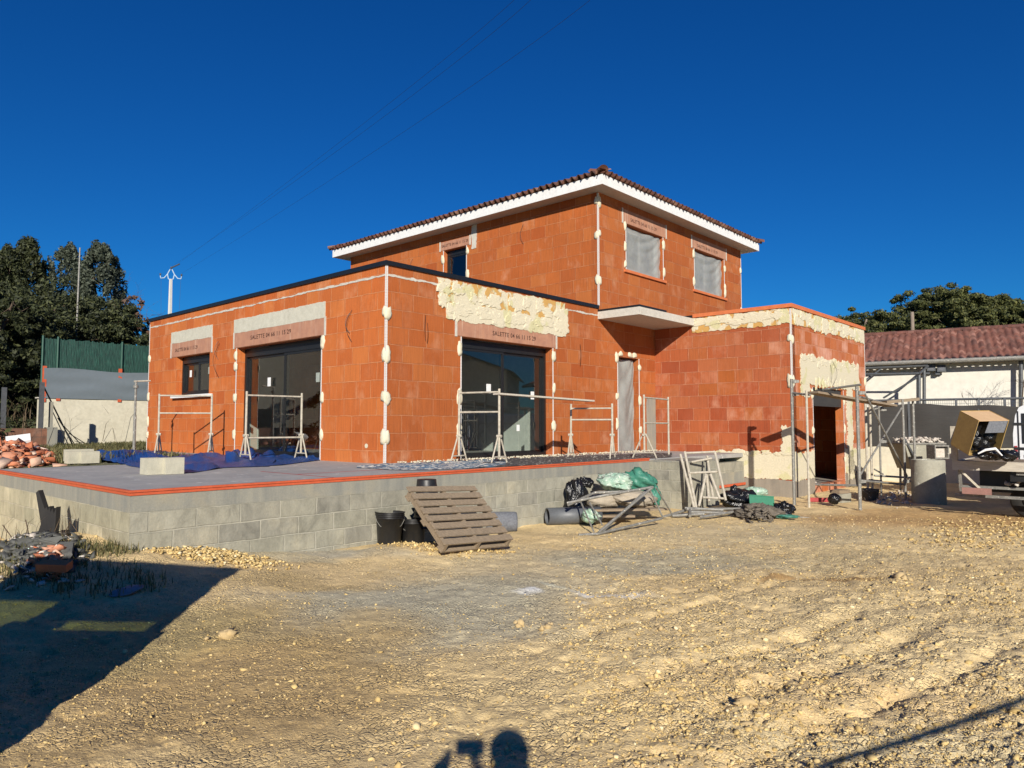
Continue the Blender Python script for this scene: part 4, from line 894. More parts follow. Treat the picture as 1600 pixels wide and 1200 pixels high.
tree_px(1690, 450, 47, 0, 130, 'pine', 'pine_tree', 'pine just past the right edge of the photo', G1, 17, .8)
p = aty(1425, 520, 43); MB().tube([(0,0,0), (.05,0,aty(1425,433,43).z*.78)], [.14,.10], 8).build('dead_trunk', 'barkp', None, True, (p.x, 43, .2)); tag(bpy.data.objects['dead_trunk'], 'bare pale tree trunk standing upright above the tiled roof ridge', 'tree trunk')
# bank vegetation left
Q = []
for _ in range(260):
    x = g0.uniform(-29, -14.5); y = g0.uniform(20, 33)
    lx, ly = locxy(x, y)
    if ly > 18.0 or lx < -2.0: Q.append((x, y))
Q = np.array(Q); Zq = H(Q[:,0], Q[:,1]); leaves('ground_cover', np.column_stack([Q, Zq+.35]), np.full(len(Q), .75), 130, .12, 'leafdk', None, 31, .9); tag(bpy.data.objects['ground_cover'], 'dark scrub covering the bank at the left', 'scrub', kind='stuff')
blades('dry_stalks', np.column_stack([Q, Zq+.2]), 1.4, 10, 33, 'reed', 'dry upright stalks growing on the left bank', 'dry grass', .6, .010)

# ================================================================== LEFT SIDE WALLS AND FENCES
YW = 17.42
gw = root('garden_wall', (AX, AY, 0), TH, 'cream rendered garden wall with orange uprights under the green fence', 'wall')
MB().box(-1.0, 9.0, YW, YW+.22, .4, 2.52).build('rendered_face', 'cream', gw)
MB().box(-1.06, 9.0, YW-.015, YW+.24, 2.521, 2.56).build('orange_capping', 'mortar', gw)
for lx, z1 in ((-.88, 3.62), (1.50, 3.66), (-.45, 2.85), (3.9, 3.7)):
    MB().box(lx-.06, lx+.06, YW-.035, YW-.005, 2.45 if lx != -.88 else 2.4, z1).build('orange_upright', 'orange', gw)
n = 40; V = []
for i in range(n+1):
    for j in range(13):
        s = i/n; z = j/12; w = .02*math.sin(z*14+s*9+math.sin(s*30)*1.2)+.02*math.sin(z*5-s*17)
        V.append((-.9+9.8*s, YW-.004*0-.01+w*.5-.03, 2.53+(1.02+.03*math.sin(s*20))*z))
F = [(i*13+j, (i+1)*13+j, (i+1)*13+j+1, i*13+j+1) for i in range(n) for j in range(12)]
ps = mesh_np('plastic_sheet', V, F, 'filmg', True); ps.location = (AX, AY, 0); ps.rotation_euler = (0,0,TH); tag(ps, 'grey plastic sheet stretched between orange uprights on top of the cream wall', 'plastic sheet')
fe = root('green_fence', (AX, AY, 0), TH, 'dark green slatted screen fence above the grey plastic sheet', 'fence')
m = MB(); g = random.Random(3); x = -.9
while x < 8.9:
    w = .045; m.box(x, x+w, YW+.05+g.uniform(-.01,.01), YW+.062, 3.40, 4.57+g.uniform(-.02,.03)); x += .052
m.build('slat_panel', 'gfence', fe)
MB().box(-.9, 8.9, YW+.08, YW+.09, 3.42, 4.5).build('backing_mesh', 'greenpole', fe)
for lx in (-.95, -.5, 1.55, 4.0, 6.4): MB().tube([(lx, YW+.02, 2.5), (lx, YW+.02, 4.65)], .035, 8).build('post', 'greenpole', fe)
# low dark wall with posts, far left
p0 = wor(-1.1, YW-.1); lw = root('low_block_wall', (AX, AY, 0), TH, 'low dark block wall in shade left of the cream wall', 'wall')
MB().box(-9, -1.35, YW-2.3, YW-2.08, .5, 1.52).build('block_face', 'dkbrick', lw); MB().box(-1.35, -1.08, YW-2.35, YW-2.0, .5, 1.55).build('end_pillar', 'conc_band', lw)
fp = root('wire_fence', (AX, AY, 0), TH, 'dark wire fence posts standing on the low block wall', 'fence')
for lx, z1 in ((-1.5, 2.95), (-2.48, 2.75), (-4.2, 2.7), (-6.2, 2.7)):
    MB().box(lx-.06, lx+.06, YW-2.24, YW-2.14, 1.521, z1).build('post', 'steeld', fp)
MB().tube([(-1.5, YW-2.2, 2.9), (-.3, YW-1.2, .95)], .022).build('brace', 'steeld', fp)
MB().box(-1.22, -1.12, YW-2.0, YW-1.9, .9, 2.35).build('post', 'conc_band', fp)
# cast-off panel of ribbed sheet leaning behind the fence post
m = MB()
for k in range(5): m.bar((-1.05+.0*k+k*.17, YW-1.6, 2.1-.25*k), (-.55+.20*k+.25, YW-.8, .92), .03, .012)
lm = m.build('leaning_mesh_panel', 'steeld', None); lm.location = (AX, AY, 0); lm.rotation_euler = (0,0,TH); tag(lm, 'thin wire panel leaning against the left end of the cream wall', 'wire panel')
# slim mast and concrete pylon
p = aty(118, 530, 30); q = aty(125, 387, 30); MB().tube([(p.x, 30, 1.0), (q.x, 30, q.z)], [.055, .03], 8).build('metal_mast', 'steel'); tag(bpy.data.objects['metal_mast'], 'slim grey metal mast rising in front of the left-hand trees', 'mast')
PX, PY_ = aty(267, 435, 62).x, 62.0; ZT = aty(267, 436, 62).z
py = root('power_pylon', (PX, PY_, 0), .2, 'white concrete power pole with curved insulator arms behind the house', 'power pole')
m = MB(); m.lathe([(.28, 0), (.13, ZT)], 4); m.build('pole', 'polec', py)
arms = []
for sx in (-1, 1):
    P = [(0,0,ZT-.1), (sx*.2,0,ZT+.02), (sx*.28, 0, ZT+.42), (sx*.08,0,ZT+.85)]
    MB().tube(P, .045, 6).build('arm', 'ins', py)
    P = [(sx*.28,0,ZT+.42), (sx*.55,0,ZT+.08), (sx*.82,0,ZT+.05), (sx*.86,0,ZT+.26)]
    MB().tube(P, .045, 6).build('arm', 'ins', py)
for x, z in ((-.86, .27), (.86, .27), (0, .88)): MB().lathe([(0,0),(.07,.01),(.08,.06),(.05,.1),(.08,.13),(.07,.2),(0,.21)], 8, (x, 0, ZT+z)).build('insulator', 'steeld', py)
MB().tube([(0,0,ZT+.98), (.75,-.3,ZT+1.3)], .06, 6).build('insulator', 'steeld', py)
for x in (-.8, .82): MB().tube([(x,0,ZT+.1), (x*.8,0,ZT-6)], .008, 4).build('earth_wire', 'steeld', py)
def cable(a, mid, far, r, lab, name='power_line'):
    P = []; a = Vector(a); mid = Vector(mid); far = Vector(far)
    # parabola through three points
    for k in range(49):
        t = k/48; L0 = (t-.5)*(t-1)*2; L1 = -4*t*(t-1); L2 = 2*t*(t-.5); P.append(a*L0+mid*L1+far*L2)
    MB().tube(P, r, 5).build(name, 'black'); tag(bpy.data.objects[sorted([o.name for o in COL.objects if o.name.startswith(name)])[-1]], lab, 'power line', 'overhead power lines')
def at_h(px, py, z): return at(px, py, z)
cable((PX+.75, PY_-.3, ZT+1.3), at_h(600, 168, 13.6), at_h(785, -5, 13.9), .0045, 'upper of the two closely paired overhead wires crossing the sky')
cable((PX+.1, PY_-.1, ZT+1.1), at_h(603, 180, 12.9), at_h(800, -5, 13.2), .0045, 'lower of the two closely paired overhead wires crossing the sky')
cable((PX+.86, PY_, ZT+.45), at_h(655, 190, 12.6), at_h(918, -25, 12.9), .0045, 'single overhead wire farthest right, below the paired wires')

# ================================================================== RIGHT: NEIGHBOUR HOUSE, FENCE
# axis e: along the wall to the right; d: away
e = Vector((math.sin(R(59)), -math.cos(R(59)), 0)); dd = Vector((math.cos(R(59)), math.sin(R(59)), 0))
NB = aty(1352, 665, 28.5); NROT = math.atan2(e.y, e.x)
nb = root('neighbour_house', (NB.x, NB.y, 0), NROT, 'white neighbour house with a brown tiled roof', 'house')
zg = 1.6+94.5*28.5/FOC
MB().box(-6, 16, 0, 8, -.5, zg-.05).build('wall', 'creamw', nb)
rt = tiled('roof', (-6.2, -.45), (1,0), (0,1), 22.6, 4.2, zg+.05, .36, 'tile2', nb, hip=False, per=.235, row=.42, ns=6, amp=.085)
m = MB(); m.v += [(-6.2,-.35,zg),(16.4,-.35,zg),(16.4,3.78,zg+.04+.36*4.12),(-6.2,3.78,zg+.04+.36*4.12),(-6.2,8.3,zg),(16.4,8.3,zg)]; m.f += [(0,1,2,3),(3,2,5,4),(0,3,4),(1,5,2)]; m.build('roof_underlay', 'roofgrey', rt)
m = MB()
x = -6.2
while x < 16.4: m.tube([(x,3.76,zg+.09+.36*4.16), (x+.46,3.76,zg+.12+.36*4.16)], [.13,.11], 8); x += .42
m.build('ridge_tile', 'tile2', rt)
MB().tube([(-6.3,-.58,zg-.0), (16.4,-.58,zg-.0)], .085, 10).build('gutter', 'steel', nb)

def nloc(px, py, off):   # point on the plane `off` metres in front of the neighbour's wall
    r = ray(px, py); o = Vector((0,0,EYE)); nrm = dd; P0 = Vector((NB.x, NB.y, 0))-dd*off
    t = (P0-o).dot(nrm)/r.dot(nrm); w = o+r*t-Vector((NB.x, NB.y, 0)); return Vector((w.dot(e), w.dot(dd), w.z))
pg = root('steel_awning_frame', (NB.x, NB.y, 0), NROT, 'dark steel bracket frame in front of the white neighbour house', 'steel frame')
for a, b, o1, o2, r in (((1330,576),(1450,571),.5,.5,.05), ((1330,585),(1436,583.5),1.2,1.2,.04), ((1436,584),(1450,572),1.2,.5,.04), ((1380,574),(1352,594),.4,1.2,.03), ((1444,566),(1444,640),.3,.3,.06), ((1436,586),(1436,640),1.2,1.2,.06), ((1436,588),(1380,622),1.2,1.2,.035), ((1595,562),(1595,640),.3,.3,.07)):
    MB().tube([nloc(*a, o1), nloc(*b, o2)], r, 8).build('beam', 'steeld', pg)
for k, (px, py) in enumerate(((1455,575),(1471,576))):
    c = nloc(px, py, .25); f = root('floodlight', (NB.x, NB.y, 0), NROT, ['small dark floodlight next to the steel bracket corner', 'small floodlight alone on the white wall right of the steel bracket'][k], 'lamp')
    MB().box(c.x-.14, c.x+.14, c.y-.08, c.y+.06, c.z-.12, c.z+.14).build('housing', 'steeld', f); MB().box(c.x-.2, c.x-.05, c.y+.0, c.y+.23, c.z-.22, c.z-.121).build('bracket', 'steeld', f)
    MB().box(c.x-.10, c.x+.10, c.y-.086, c.y-.081, c.z-.08, c.z+.10).build('lens', 'felt', f)
# boundary: cream base wall, windbreak cloth on mesh fence
FB = aty(1355, 665, 23.0); fr = root('mesh_fence', (FB.x, FB.y, 0), NROT, 'wire mesh fence on a cream base wall before the neighbour house', 'fence')
def floc(px, py, off=0):
    r = ray(px, py); o = Vector((0,0,EYE)); P0 = Vector((FB.x, FB.y, 0))-dd*off
    t = (P0-o).dot(dd)/r.dot(dd); w = o+r*t-Vector((FB.x, FB.y, 0)); return Vector((w.dot(e), w.dot(dd), w.z))
zt = floc(1420, 625).z; zc = floc(1420, 697).z; print('fence z', zt, zc)
MB().box(-5, 14, 0, .2, -.4, zc).build('base_wall', 'cream', fr)
MB().tube([(-5,.05,zt), (14,.05,zt)], .035, 8).build('top_rail', 'steeld', fr)
m = MB(); x = -5
while x < 14: m.box(x-.004, x+.004, .045, .053, zc+.01, zt-.03); x += .055
for z in np.arange(zc+.1, zt, .2): m.box(-5, 14, .054, .060, z, z+.008)
m.build('wire_mesh', 'steeld', fr)
for px in (1420, 1494, 1530, 1570): q = floc(px, 640); MB().box(q.x-.03, q.x+.03, -.02, .04, zc+.005, zt+.02).build('post', 'steeld', fr)
n = 80; V = []; g = random.Random(4)
for i in range(n+1):
    for j in range(9):
        s = i/n; z = j/8; V.append((-5+19*s, -.05+.05*math.sin(s*60+z*2)*math.sin(z*3)+.03*math.sin(s*140), zc-.01+(zt-zc-.18+.05*math.sin(s*23)+.03*math.sin(s*61))*z))
F = [(i*9+j, (i+1)*9+j, (i+1)*9+j+1, i*9+j+1) for i in range(n) for j in range(8)]
wb = mesh_np('windbreak_cloth', V, F, 'shade', True); wb.location = (FB.x, FB.y, 0); wb.rotation_euler = (0,0,NROT); tag(wb, 'dark grey windbreak cloth tied along the mesh fence', 'windbreak')
# bare twiggy tree right edge
def twigs(name, base, h, seed, lab, r0=.05):
    g = random.Random(seed); t = root(name, base, 0, lab, 'tree'); m = MB()
    def br(p, d, L, r, k):
        q = p+d*L; m.tube([p, (p+q)/2+Vector((g.uniform(-.05,.05),)*3)*L, q], [r, r*.8, r*.6], 5, False)
        if k == 0: return
        for _ in range(3):
            nd = (d+Vector((g.gauss(0,.55), g.gauss(0,.55), g.gauss(.05,.35)))).normalized(); br(p+d*L*g.uniform(.55, 1), nd, L*g.uniform(.55, .8), r*.55, k-1)
    br(Vector((0,0,0)), Vector((0,0,1)), h*.4, r0, 5); m.build('trunk', 'bark', t); return t
twigs('bare_tree', (aty(1592, 600, 24).x, 24, .2), 4.6, 2, 'bare twiggy tree in front of the white wall at the right edge')
twigs('bare_tree', (aty(238, 500, 45).x-2, 45, 3.0), 8.5, 5, 'thin bare tree behind the house roof beside the power pole')

# ================================================================== SITE EQUIPMENT
def tt(name, mat, par, pts, r=.021, n=8, cap=True):
    return MB().tube(pts, r, n, cap).build(name, mat, par)
def trestle(pa, pb, h, rails, lab, feet=(1, 1), mat='dirtyw', hb=None, name='mason_trestle', lean=0):
    pa = Vector(pa); pb = Vector(pb); d = (pb-pa); w = math.hypot(d.x, d.y); rz = math.atan2(d.y, d.x); g = random.Random(int(pa.x*100))
    t = root(name, pa, rz, lab, 'trestle', 'mason trestles on the site'); hb = hb or h; dz = d.z
    tt('upright', mat, t, [(0,0,.03 if not feet[0] else .12), (g.uniform(-.01,.01),0,h)], .023); tt('upright', mat, t, [(w,0,dz+(.03 if not feet[1] else .12)), (w,0,dz+hb)], .023)
    for z in rails: tt('rail', mat, t, [(.0,0,z), (w,0,z+dz)], .018)
    for k, x in enumerate((0, w)):
        if feet[k]:
            m = MB(); s = .27; zz = dz*k
            for sg in (-1, 1): m.tube([(x, sg*.03, zz+.52), (x, sg*s, zz+.01)], .016, 6)
            m.tube([(x, -s*.8, zz+.12), (x, s*.8, zz+.12)], .014, 6); m.tube([(x-.05, 0, zz+.50), (x+.05, 0, zz+.50)], .03, 6); m.build('foot', mat, t)
    return t
def ter_at(px, py): return at(px, py, .905)
trestle(ter_at(247,713), ter_at(329,712.5), 1.42, (1.38, .98), 'trestle standing under the small ground-floor window at the left end of the house')
trestle(ter_at(383,720), ter_at(470,717), 1.38, (1.30, .45), 'trestle on the blue tarp in front of the left-hand sliding door')
trestle(ter_at(717,722), ter_at(780,724), 1.38, (1.32, .95), 'trestle in front of the middle sliding door, one A-shaped foot showing')
trestle(ter_at(892,716), ter_at(957,717), 1.16, (.82, 1.06), 'trestle right of the middle sliding door holding the end of the long plank')
trestle(ter_at(1007,716), ter_at(1045,712), 1.36, (1.30, .75), 'narrow trestle between the front door and the garage wall', feet=(1, 0))
a = ter_at(780,724); b = ter_at(924,717); MB().bar((a.x-.05, a.y, 2.19), (b.x, b.y, 2.12), .20, .032).build('plank', 'woodl'); tag(bpy.data.objects['plank'], 'long pale plank laid across two trestles by the middle sliding door', 'plank')
# trestle parts leaning on the landing
def px3(l): return [aty(*q) for q in l]
ls = root('leaning_trestle', (0,0,0), 0, 'folded trestle frames leaning upright against the landing by the entrance', 'trestle')
for a in (((1063,710,14.6),(1085,795,13.9)), ((1070,706,14.6),(1088,794,13.9)), ((1117,706,14.6),(1134,782,14.0)), ((1105,713,14.7),(1114,778,14.1)), ((1103,741,14.3),(1092,791,13.9)), ((1110,741,14.3),(1125,780,14.0)), ((1104,742,14.4),(1108,784,14.0))):
    tt('upright', 'dirtyw', ls, px3(a), .026)
for a in (((1070,708,14.6),(1117,706,14.6)), ((1077,739,14.3),(1124,737,14.4)), ((1098,777,14.0),(1133,779,14.05)), ((1080,722,14.5),(1112,716,14.6))): tt('rail', 'dirtyw', ls, px3(a), .022)
lt = root('lying_trestle', (0,0,0), 0, 'grey trestle lying on its side on the ground in front of the green tarp', 'trestle')
for a in (((886,786,12.0),(950,773,11.9),(1020,761,12.2)), ((935,832,11.2),(1020,761,12.2)), ((938,833,11.25),(1012,764,12.35)), ((904,836,11.1),(935,834,11.2),(1034,810,12.3)), ((888,789,11.9),(928,770,12.6),(975,768,12.7))): tt('tube', 'steel', lt, px3(a), .022)
for a in (((907,783,12.0),(928,831,11.3)), ((921,785,12.1),(941,820,11.6)), ((1014,762,12.2),(1035,807,12.3)), ((1025,762,12.3),(1050,803,12.8))): tt('leg', 'steel', lt, px3(a), .014, 6)
# pallet leaning on the buckets
P0 = at(688, 864, .04); p1_ = at(818, 858, -.07); a = Vector((p1_.x-P0.x, p1_.y-P0.y, p1_.z-P0.z)).normalized(); bdir = Vector((-a.y, a.x, 0)).normalized(); al = R(38); b = (bdir*math.cos(al)+Vector((0,0,math.sin(al)))).normalized(); nrm = a.cross(b).normalized(); a = b.cross(nrm)
pal = root('wooden_pallet', P0, 0, 'weathered wooden pallet leaning against the black buckets', 'pallet'); g = random.Random(9)
for k in range(8):
    t = .052+k*.138; c = a*.58+b*t+nrm*.128; MB().obox(c, a, b, nrm, .585+g.uniform(-.006,.01), .050+g.uniform(-.005,.005), .009).build('top_board', 'wood', pal)
for s in (.04, .58, 1.12): MB().obox(a*s+b*.51+nrm*.072, a, b, nrm, .022, .51, .046).build('stringer', 'wood', pal)
for t in (.05, .51, .97): MB().obox(a*.58+b*t+nrm*.012, a, b, nrm, .58, .05, .010).build('bottom_board', 'wood', pal)
# buckets
def bucket(x, y, r, h, lab, z=None, inv=False, handle=True, mat='black', tilt=(0,0), name='bucket', cat='bucket', grp='black buckets by the pallet', rings=3):
    t = root(name, (x, y, gz(x, y) if z is None else z), .3, lab, cat, grp); t.rotation_euler = (tilt[0], tilt[1], .3)
    pf = [(0,0),(r*.78,0),(r*.80,.01)]
    for k in range(rings): zz = h*(.80+.055*k); q = r*(.80+.19*zz/h); pf += [(q, zz), (q+.012, zz+.003), (q+.012, zz+.012), (q, zz+.015)]
    pf += [(r*.99, h*.97), (r+.012, h*.975), (r+.012, h), (r*.97, h), (r*.93, h*.9), (r*.76, .02), (0, .018)]
    if inv: pf = [(q, h-z) for q, z in pf]
    MB().lathe(pf, 28).build('body', mat, t, True)
    if handle: tt('handle', 'steel', t, [(r*math.cos(k*PI/8)*1.03, -r*math.sin(k*PI/8)*.8, h*.9-math.sin(k*PI/8)*h*.45) for k in range(9)], .004, 5)
    return t
q = at(610,843,.03); bucket(q.x, q.y-.12, .195, .43, 'open black bucket standing alone left of the pallet', tilt=(-.02,.03))
q = at(650,838,.03); bucket(q.x-.03, q.y-.12, .19, .36, 'black bucket wedged behind the raised left edge of the pallet', handle=True)
q = at(667,836,-.05); yb = 10.27; xb = aty(667, 700, yb).x
for k in range(5): bucket(xb+.01*(k%2), yb, .18-.002*k, .38, 'nested black buckets stacked behind the top of the pallet, turned rim down' , z=.16+k*.075, inv=True, handle=False, rings=1, grp='nested stack of black buckets')
# roll of felt and grey pipe by the wall
yr = 11.55; x1_ = aty(783, 800, yr).x; rl = root('felt_roll', (x1_-.25, yr, gz(x1_, yr)+.15), 0, 'short roll of grey felt lying half behind the pallet', 'roll'); rl.rotation_euler = (0, PI/2, .12)
MB().lathe([(.10,0),(.155,0),(.165,.04),(.162,.46),(.15,.5),(.06,.5),(.05,.46)], 24).build('roll', 'felt', rl, True)
pp = root('plastic_pipe', aty(855, 803, 12.25), 0, 'grey plastic pipe lying by the block wall, open end to the left', 'pipe'); pp.rotation_euler = (0, R(90), .28)
MB().lathe([(.125,0),(.145,0),(.145,.95),(.125,.95),(.125,0)], 28).build('pipe', 'pipe', pp, True); pp.location.z = gz(.6, 12.3)+.15
# bags and tarps beside it
def bag(name, mat, px, py, y, r, lab, cat='bag', seed=0, amp=.35, rot=0, tilt=(0,0,0), fr=1.6):
    p = aty(px, py, y); o = lump(name, mat, (0,0,0), r, None, amp, fr, seed, (40, 24), rot=rot); o.location = p; o.rotation_euler = tilt; return tag(o, lab, cat)
bag('rubbish_bag', 'bagblack', 899, 783, 12.7, (.19,.16,.38), 'upright crumpled black rubbish bag behind the grey pipe', seed=3, amp=.5)
bag('rubbish_bag', 'bagblack', 914, 754, 12.9, (.13,.09,.09), 'small knotted black bag neck sticking up between black bag and pale green bag', seed=8, amp=.6, fr=2.4)
bag('clear_plastic_bag', 'baggw', 923, 806, 12.1, (.15,.12,.10), 'crumpled whitish plastic on the ground by the pipe end', seed=6, amp=.5)
for k, (px, py, r) in enumerate(((945,781,(.42,.26,.16)), (992,779,(.45,.27,.15)))):
    bag('sand_bag', 'sand', px, py, 12.95, r, ['beige sack on the left under the pale green bag', 'beige sack on the right under the dark green tarp'][k], 'sack', 11+k, .2, tilt=(0, .05, .5))
bag('plastic_bag', 'baggw', 960, 753, 13.0, (.32,.24,.18), 'pale green and white plastic bag heaped on the sacks', seed=21, amp=.45)
bag('green_tarp', 'tarpg', 999, 752, 13.25, (.36,.26,.22), 'dark green tarp folded over the sacks beside the pale bag', 'tarp', 22, .45, tilt=(0,.35,0)); bag('green_tarp', 'tarpg', 1024, 776, 13.1, (.09,.07,.17), 'end of green tarp hanging down over the sack edge', 'tarp', 23, .5)
for k, (a_, b_) in enumerate((((905,803,12.6),(1025,790,13.1)), ((925,797,12.4),(1040,795,12.9)), ((930,806,12.5),(990,806,12.6)))):
    o = MB().bar(aty(*a_), aty(*b_), .18, .035).build('old_board', 'wood'); tag(o, ['rough board under the left sack', 'rough board under the right sack', 'short rough board lying lowest on the ground by the sacks'][k], 'board')
# tube bundle, netting, crate, black bags
tb = root('tube_bundle', (0,0,0), 0, 'bundle of grey scaffold tubes lying on the ground below the leaning trestles', 'scaffold tubes')
for a_ in (((1036,808,13.3),(1072,797,13.9)), ((1072,796,13.7),(1160,795,14.0)), ((1075,800,13.5),(1150,802,13.6)), ((1095,808,13.0),(1145,800,13.5)), ((1070,794,13.8),(1130,797,13.7)), ((1050,806,13.3),(1100,803,13.4)), ((1078,797,13.5),(1078,806,13.2))): tt('tube', 'steel', tb, px3(a_), .028)
def cloud(name, mat, px0, px1, py0, py1, z, n, smin, smax, lab, cat, seed, heap=.1, shard=True, kind='stuff'):
    g = np.random.default_rng(seed); P = []
    for _ in range(n):
        r_, a_ = math.sqrt(g.uniform(0,1))*g.uniform(.6,1.0), g.uniform(0,2*PI); u_, v_ = .5+.5*r_*math.cos(a_)+g.normal(0,.04), .5+.5*r_*math.sin(a_)+g.normal(0,.05); p = at(px0+(px1-px0)*u_, py0+(py1-py0)*v_, z)
        hh = heap*math.sin(PI*min(max(u_,.02),.98))*math.sin(PI*min(max(v_,.05),.95))*g.uniform(0,1); P.append((p.x, p.y, gz(p.x, p.y)+hh+.01))
    S = smin+(smax-smin)*g.uniform(0,1,n)**2
    V, F = (shard_cloud if shard else stone_cloud)(np.array(P), S, seed); return tag(mesh_np(name, V, F, mat), lab, cat, kind=kind)
nt = bag('netting_heap', 'netbrown', 1186, 802, 13.4, (.42,.34,.15), 'heap of tangled brown netting beside the green crate', 'netting', 31, .5, fr=3)
cloud('fibre_debris', 'netbrown', 1150, 1222, 798, 822, -.12, 400, .03, .12, 'brown stringy scraps around the netting heap', 'debris', 32, .22)
bag('rubbish_bag', 'bagblack', 1153, 779, 14.4, (.36,.22,.19), 'shiny black rubbish bag lying right of the leaning trestles', seed=33, amp=.5, fr=2); bag('rubbish_bag', 'bagblack', 1147, 766, 14.5, (.08,.07,.11), 'tied neck of the shiny black rubbish bag', seed=34, amp=.5)
bag('rubbish_bag', 'bagblack', 1224, 797, 13.6, (.20,.15,.15), 'small torn black bag between green crate and scaffold post', seed=35, amp=.6, fr=2.4); bag('white_sack', 'baggw', 1180, 768, 15.3, (.28,.16,.10), 'pale sack lying against the foot of the garage wall', seed=36, amp=.3)
cr = root('green_crate', aty(1191, 784, 14.0), .35, 'dark green plastic board tilted up beside the black bag', 'plastic board'); cr.rotation_euler = (-.35, .08, .1)
MB().box(-.26,.24,-.012,.012,-.12,.12).build('panel', 'green', cr); MB().box(-.26,.24,-.022,-.013,.10,.12).box(-.26,.24,-.022,-.013,-.12,-.10).build('rim', 'green', cr)
for k, a_ in enumerate((((1190,818,13.0),(1218,817,13.1)), ((1216,806,13.3),(1246,812,13.1)))):
    o = bag('green_net_scrap', 'tarpg', (a_[0][0]+a_[1][0])/2, a_[0][1]+1, 12.9, (.20,.09,.03), ['flat scrap of green mesh nearest the camera by the netting', 'green and white plastic scrap right of the netting'][k], 'scrap', 41+k, .5)
for k, a_ in enumerate((((1215,816,13.0),(1278,817,13.1)), ((1240,808,13.5),(1290,811,13.4)), ((1262,815,13.0),(1297,818,13.0)))):
    o = MB().tube(px3(a_), .018, 6).build('thin_rod', 'steel'); tag(o, ['longest thin rod on the ground right of the netting', 'thin rod farthest back on the ground right of the netting', 'short thin rod at the right end of the rods'][k], 'rod')

# scaffold at the garage ------------------------------------------------
sf = root('scaffold', (0,0,0), 0, 'steel tube scaffold with braces standing round the garage door', 'scaffold')
def post(px, pb, ptop, y, mat='steel', r=.03):
    a_ = aty(px, pb, y); b_ = aty(px, ptop, y); a_.z = gz(a_.x, a_.y)-.02; b_.x = a_.x; return tt('standard', mat, sf, [a_, b_], r)
post(1241, 778, 592, 15.9, r=.036); post(1264, 782, 610, 15.3, 'dirtyw', .026); post(1344, 790, 604, 14.9, 'steel', .036)
post(1356, 768, 628, 17.6, 'dirtyw', .03); post(1363, 768, 626, 17.9, 'dirtyw', .03); post(1377, 768, 627, 17.7, 'steel', .024); post(1415, 775, 624, 16.6, 'steel', .028); post(1431, 768, 622, 17.6, 'steel', .03)
for a_ in (((1238,614,15.9),(1266,617,15.3)), ((1285,609,15.6),(1345,601,14.9)), ((1275,757,15.6),(1346,759,14.9)), ((1366,743,17.6),(1431,747,17.5)), ((1345,751,15.0),(1415,757,16.6)), ((1358,750,17.5),(1378,752,17.5)), ((1344,620,14.9),(1378,629,17.7))): tt('ledger', 'steel', sf, px3(a_), .024)
for a_ in (((1350,612,14.9),(1418,745,16.6)), ((1343,744,15.0),(1412,632,16.7)), ((1364,640,17.6),(1380,636,17.7)), ((1366,733,17.6),(1380,741,17.7))): tt('brace', 'steel', sf, px3(a_), .020)
for a_ in ((1241,616,15.88), (1344,614,14.88), (1345,752,14.9), (1415,752,16.6), (1378,640,17.7), (1378,690,17.7), (1241,596,15.88)):
    p = aty(*a_); MB().lathe([(.036,-.04),(.055,-.035),(.055,.035),(.036,.04)], 10, tuple(p)).box(p.x-.03, p.x+.09, p.y-.045, p.y-.02, p.z-.03, p.z+.03).build('coupler', 'steel', sf)
def pk(name, p, q, w, t, mat, lab): return tag(MB().bar(p, q, w, t).build(name, mat), lab, 'plank')
pk('scaffold_plank', aty(1268,613,15.55), aty(1392,634,16.9), .32, .045, 'wood', 'weathered scaffold plank across the top of the scaffold before the garage door')
pk('scaffold_plank', aty(1380,629,17.6), aty(1430,624,17.5), .5, .07, 'wood', 'short thick plank on the right-hand end of the scaffold')
q = at(1318,783,-.13); MB().box(-.25,.25,-.12,.12,0,.21).build('concrete_block', 'concpipe', None, False, (q.x, q.y+.1, gz(q.x,q.y+.1)-.01)); o = bpy.data.objects['concrete_block']; o.rotation_euler.z = .75; tag(o, 'grey concrete block in front of the garage door step', 'concrete block')
o = MB().box(-.22,.22,-.12,.12,0,.08).build('paving_slab', 'wood', None, False, (q.x-.02, q.y+.12, gz(q.x,q.y)+.205)); o.rotation_euler.z = .6; tag(o, 'thin brown slab laid on the concrete block by the garage door', 'slab')
q = at(1360,780,-.13); bucket(q.x, q.y, .20, .27, 'mortar-splashed black rubber bucket at the foot of the scaffold', handle=True, name='mortar_bucket', grp=None, rings=1, mat='tarpk')
q = at(1285,782,-.12); o = MB().bar((q.x-.33,q.y,gz(q.x,q.y)+.06), (q.x+.25,q.y-.05,gz(q.x,q.y)+.06), .07, .09).build('red_beam', 'red'); tag(o, 'short red bar lying on the ground before the garage door', 'bar')
bag('rubbish_bag', 'bagblack', 1304, 779, 15.7, (.13,.12,.12), 'small black bag between red bar and concrete block', seed=51, amp=.4)
V, F = stone_cloud(np.array([(lambda a_, b_: tuple(wor(10.88+a_, -3.62+b_, .05+max(0, .62-a_*.8-b_*.3)*rng.uniform(0,1))))(abs(rng.normal(0,.26)), abs(rng.normal(0,.30))) for _ in range(700)]), rng.uniform(.03,.085,700), 5)
tag(mesh_np('rubble_heap', V, F, 'rubblew'), 'white and reddish rubble heaped in the left corner of the garage doorway', 'rubble', kind='stuff')

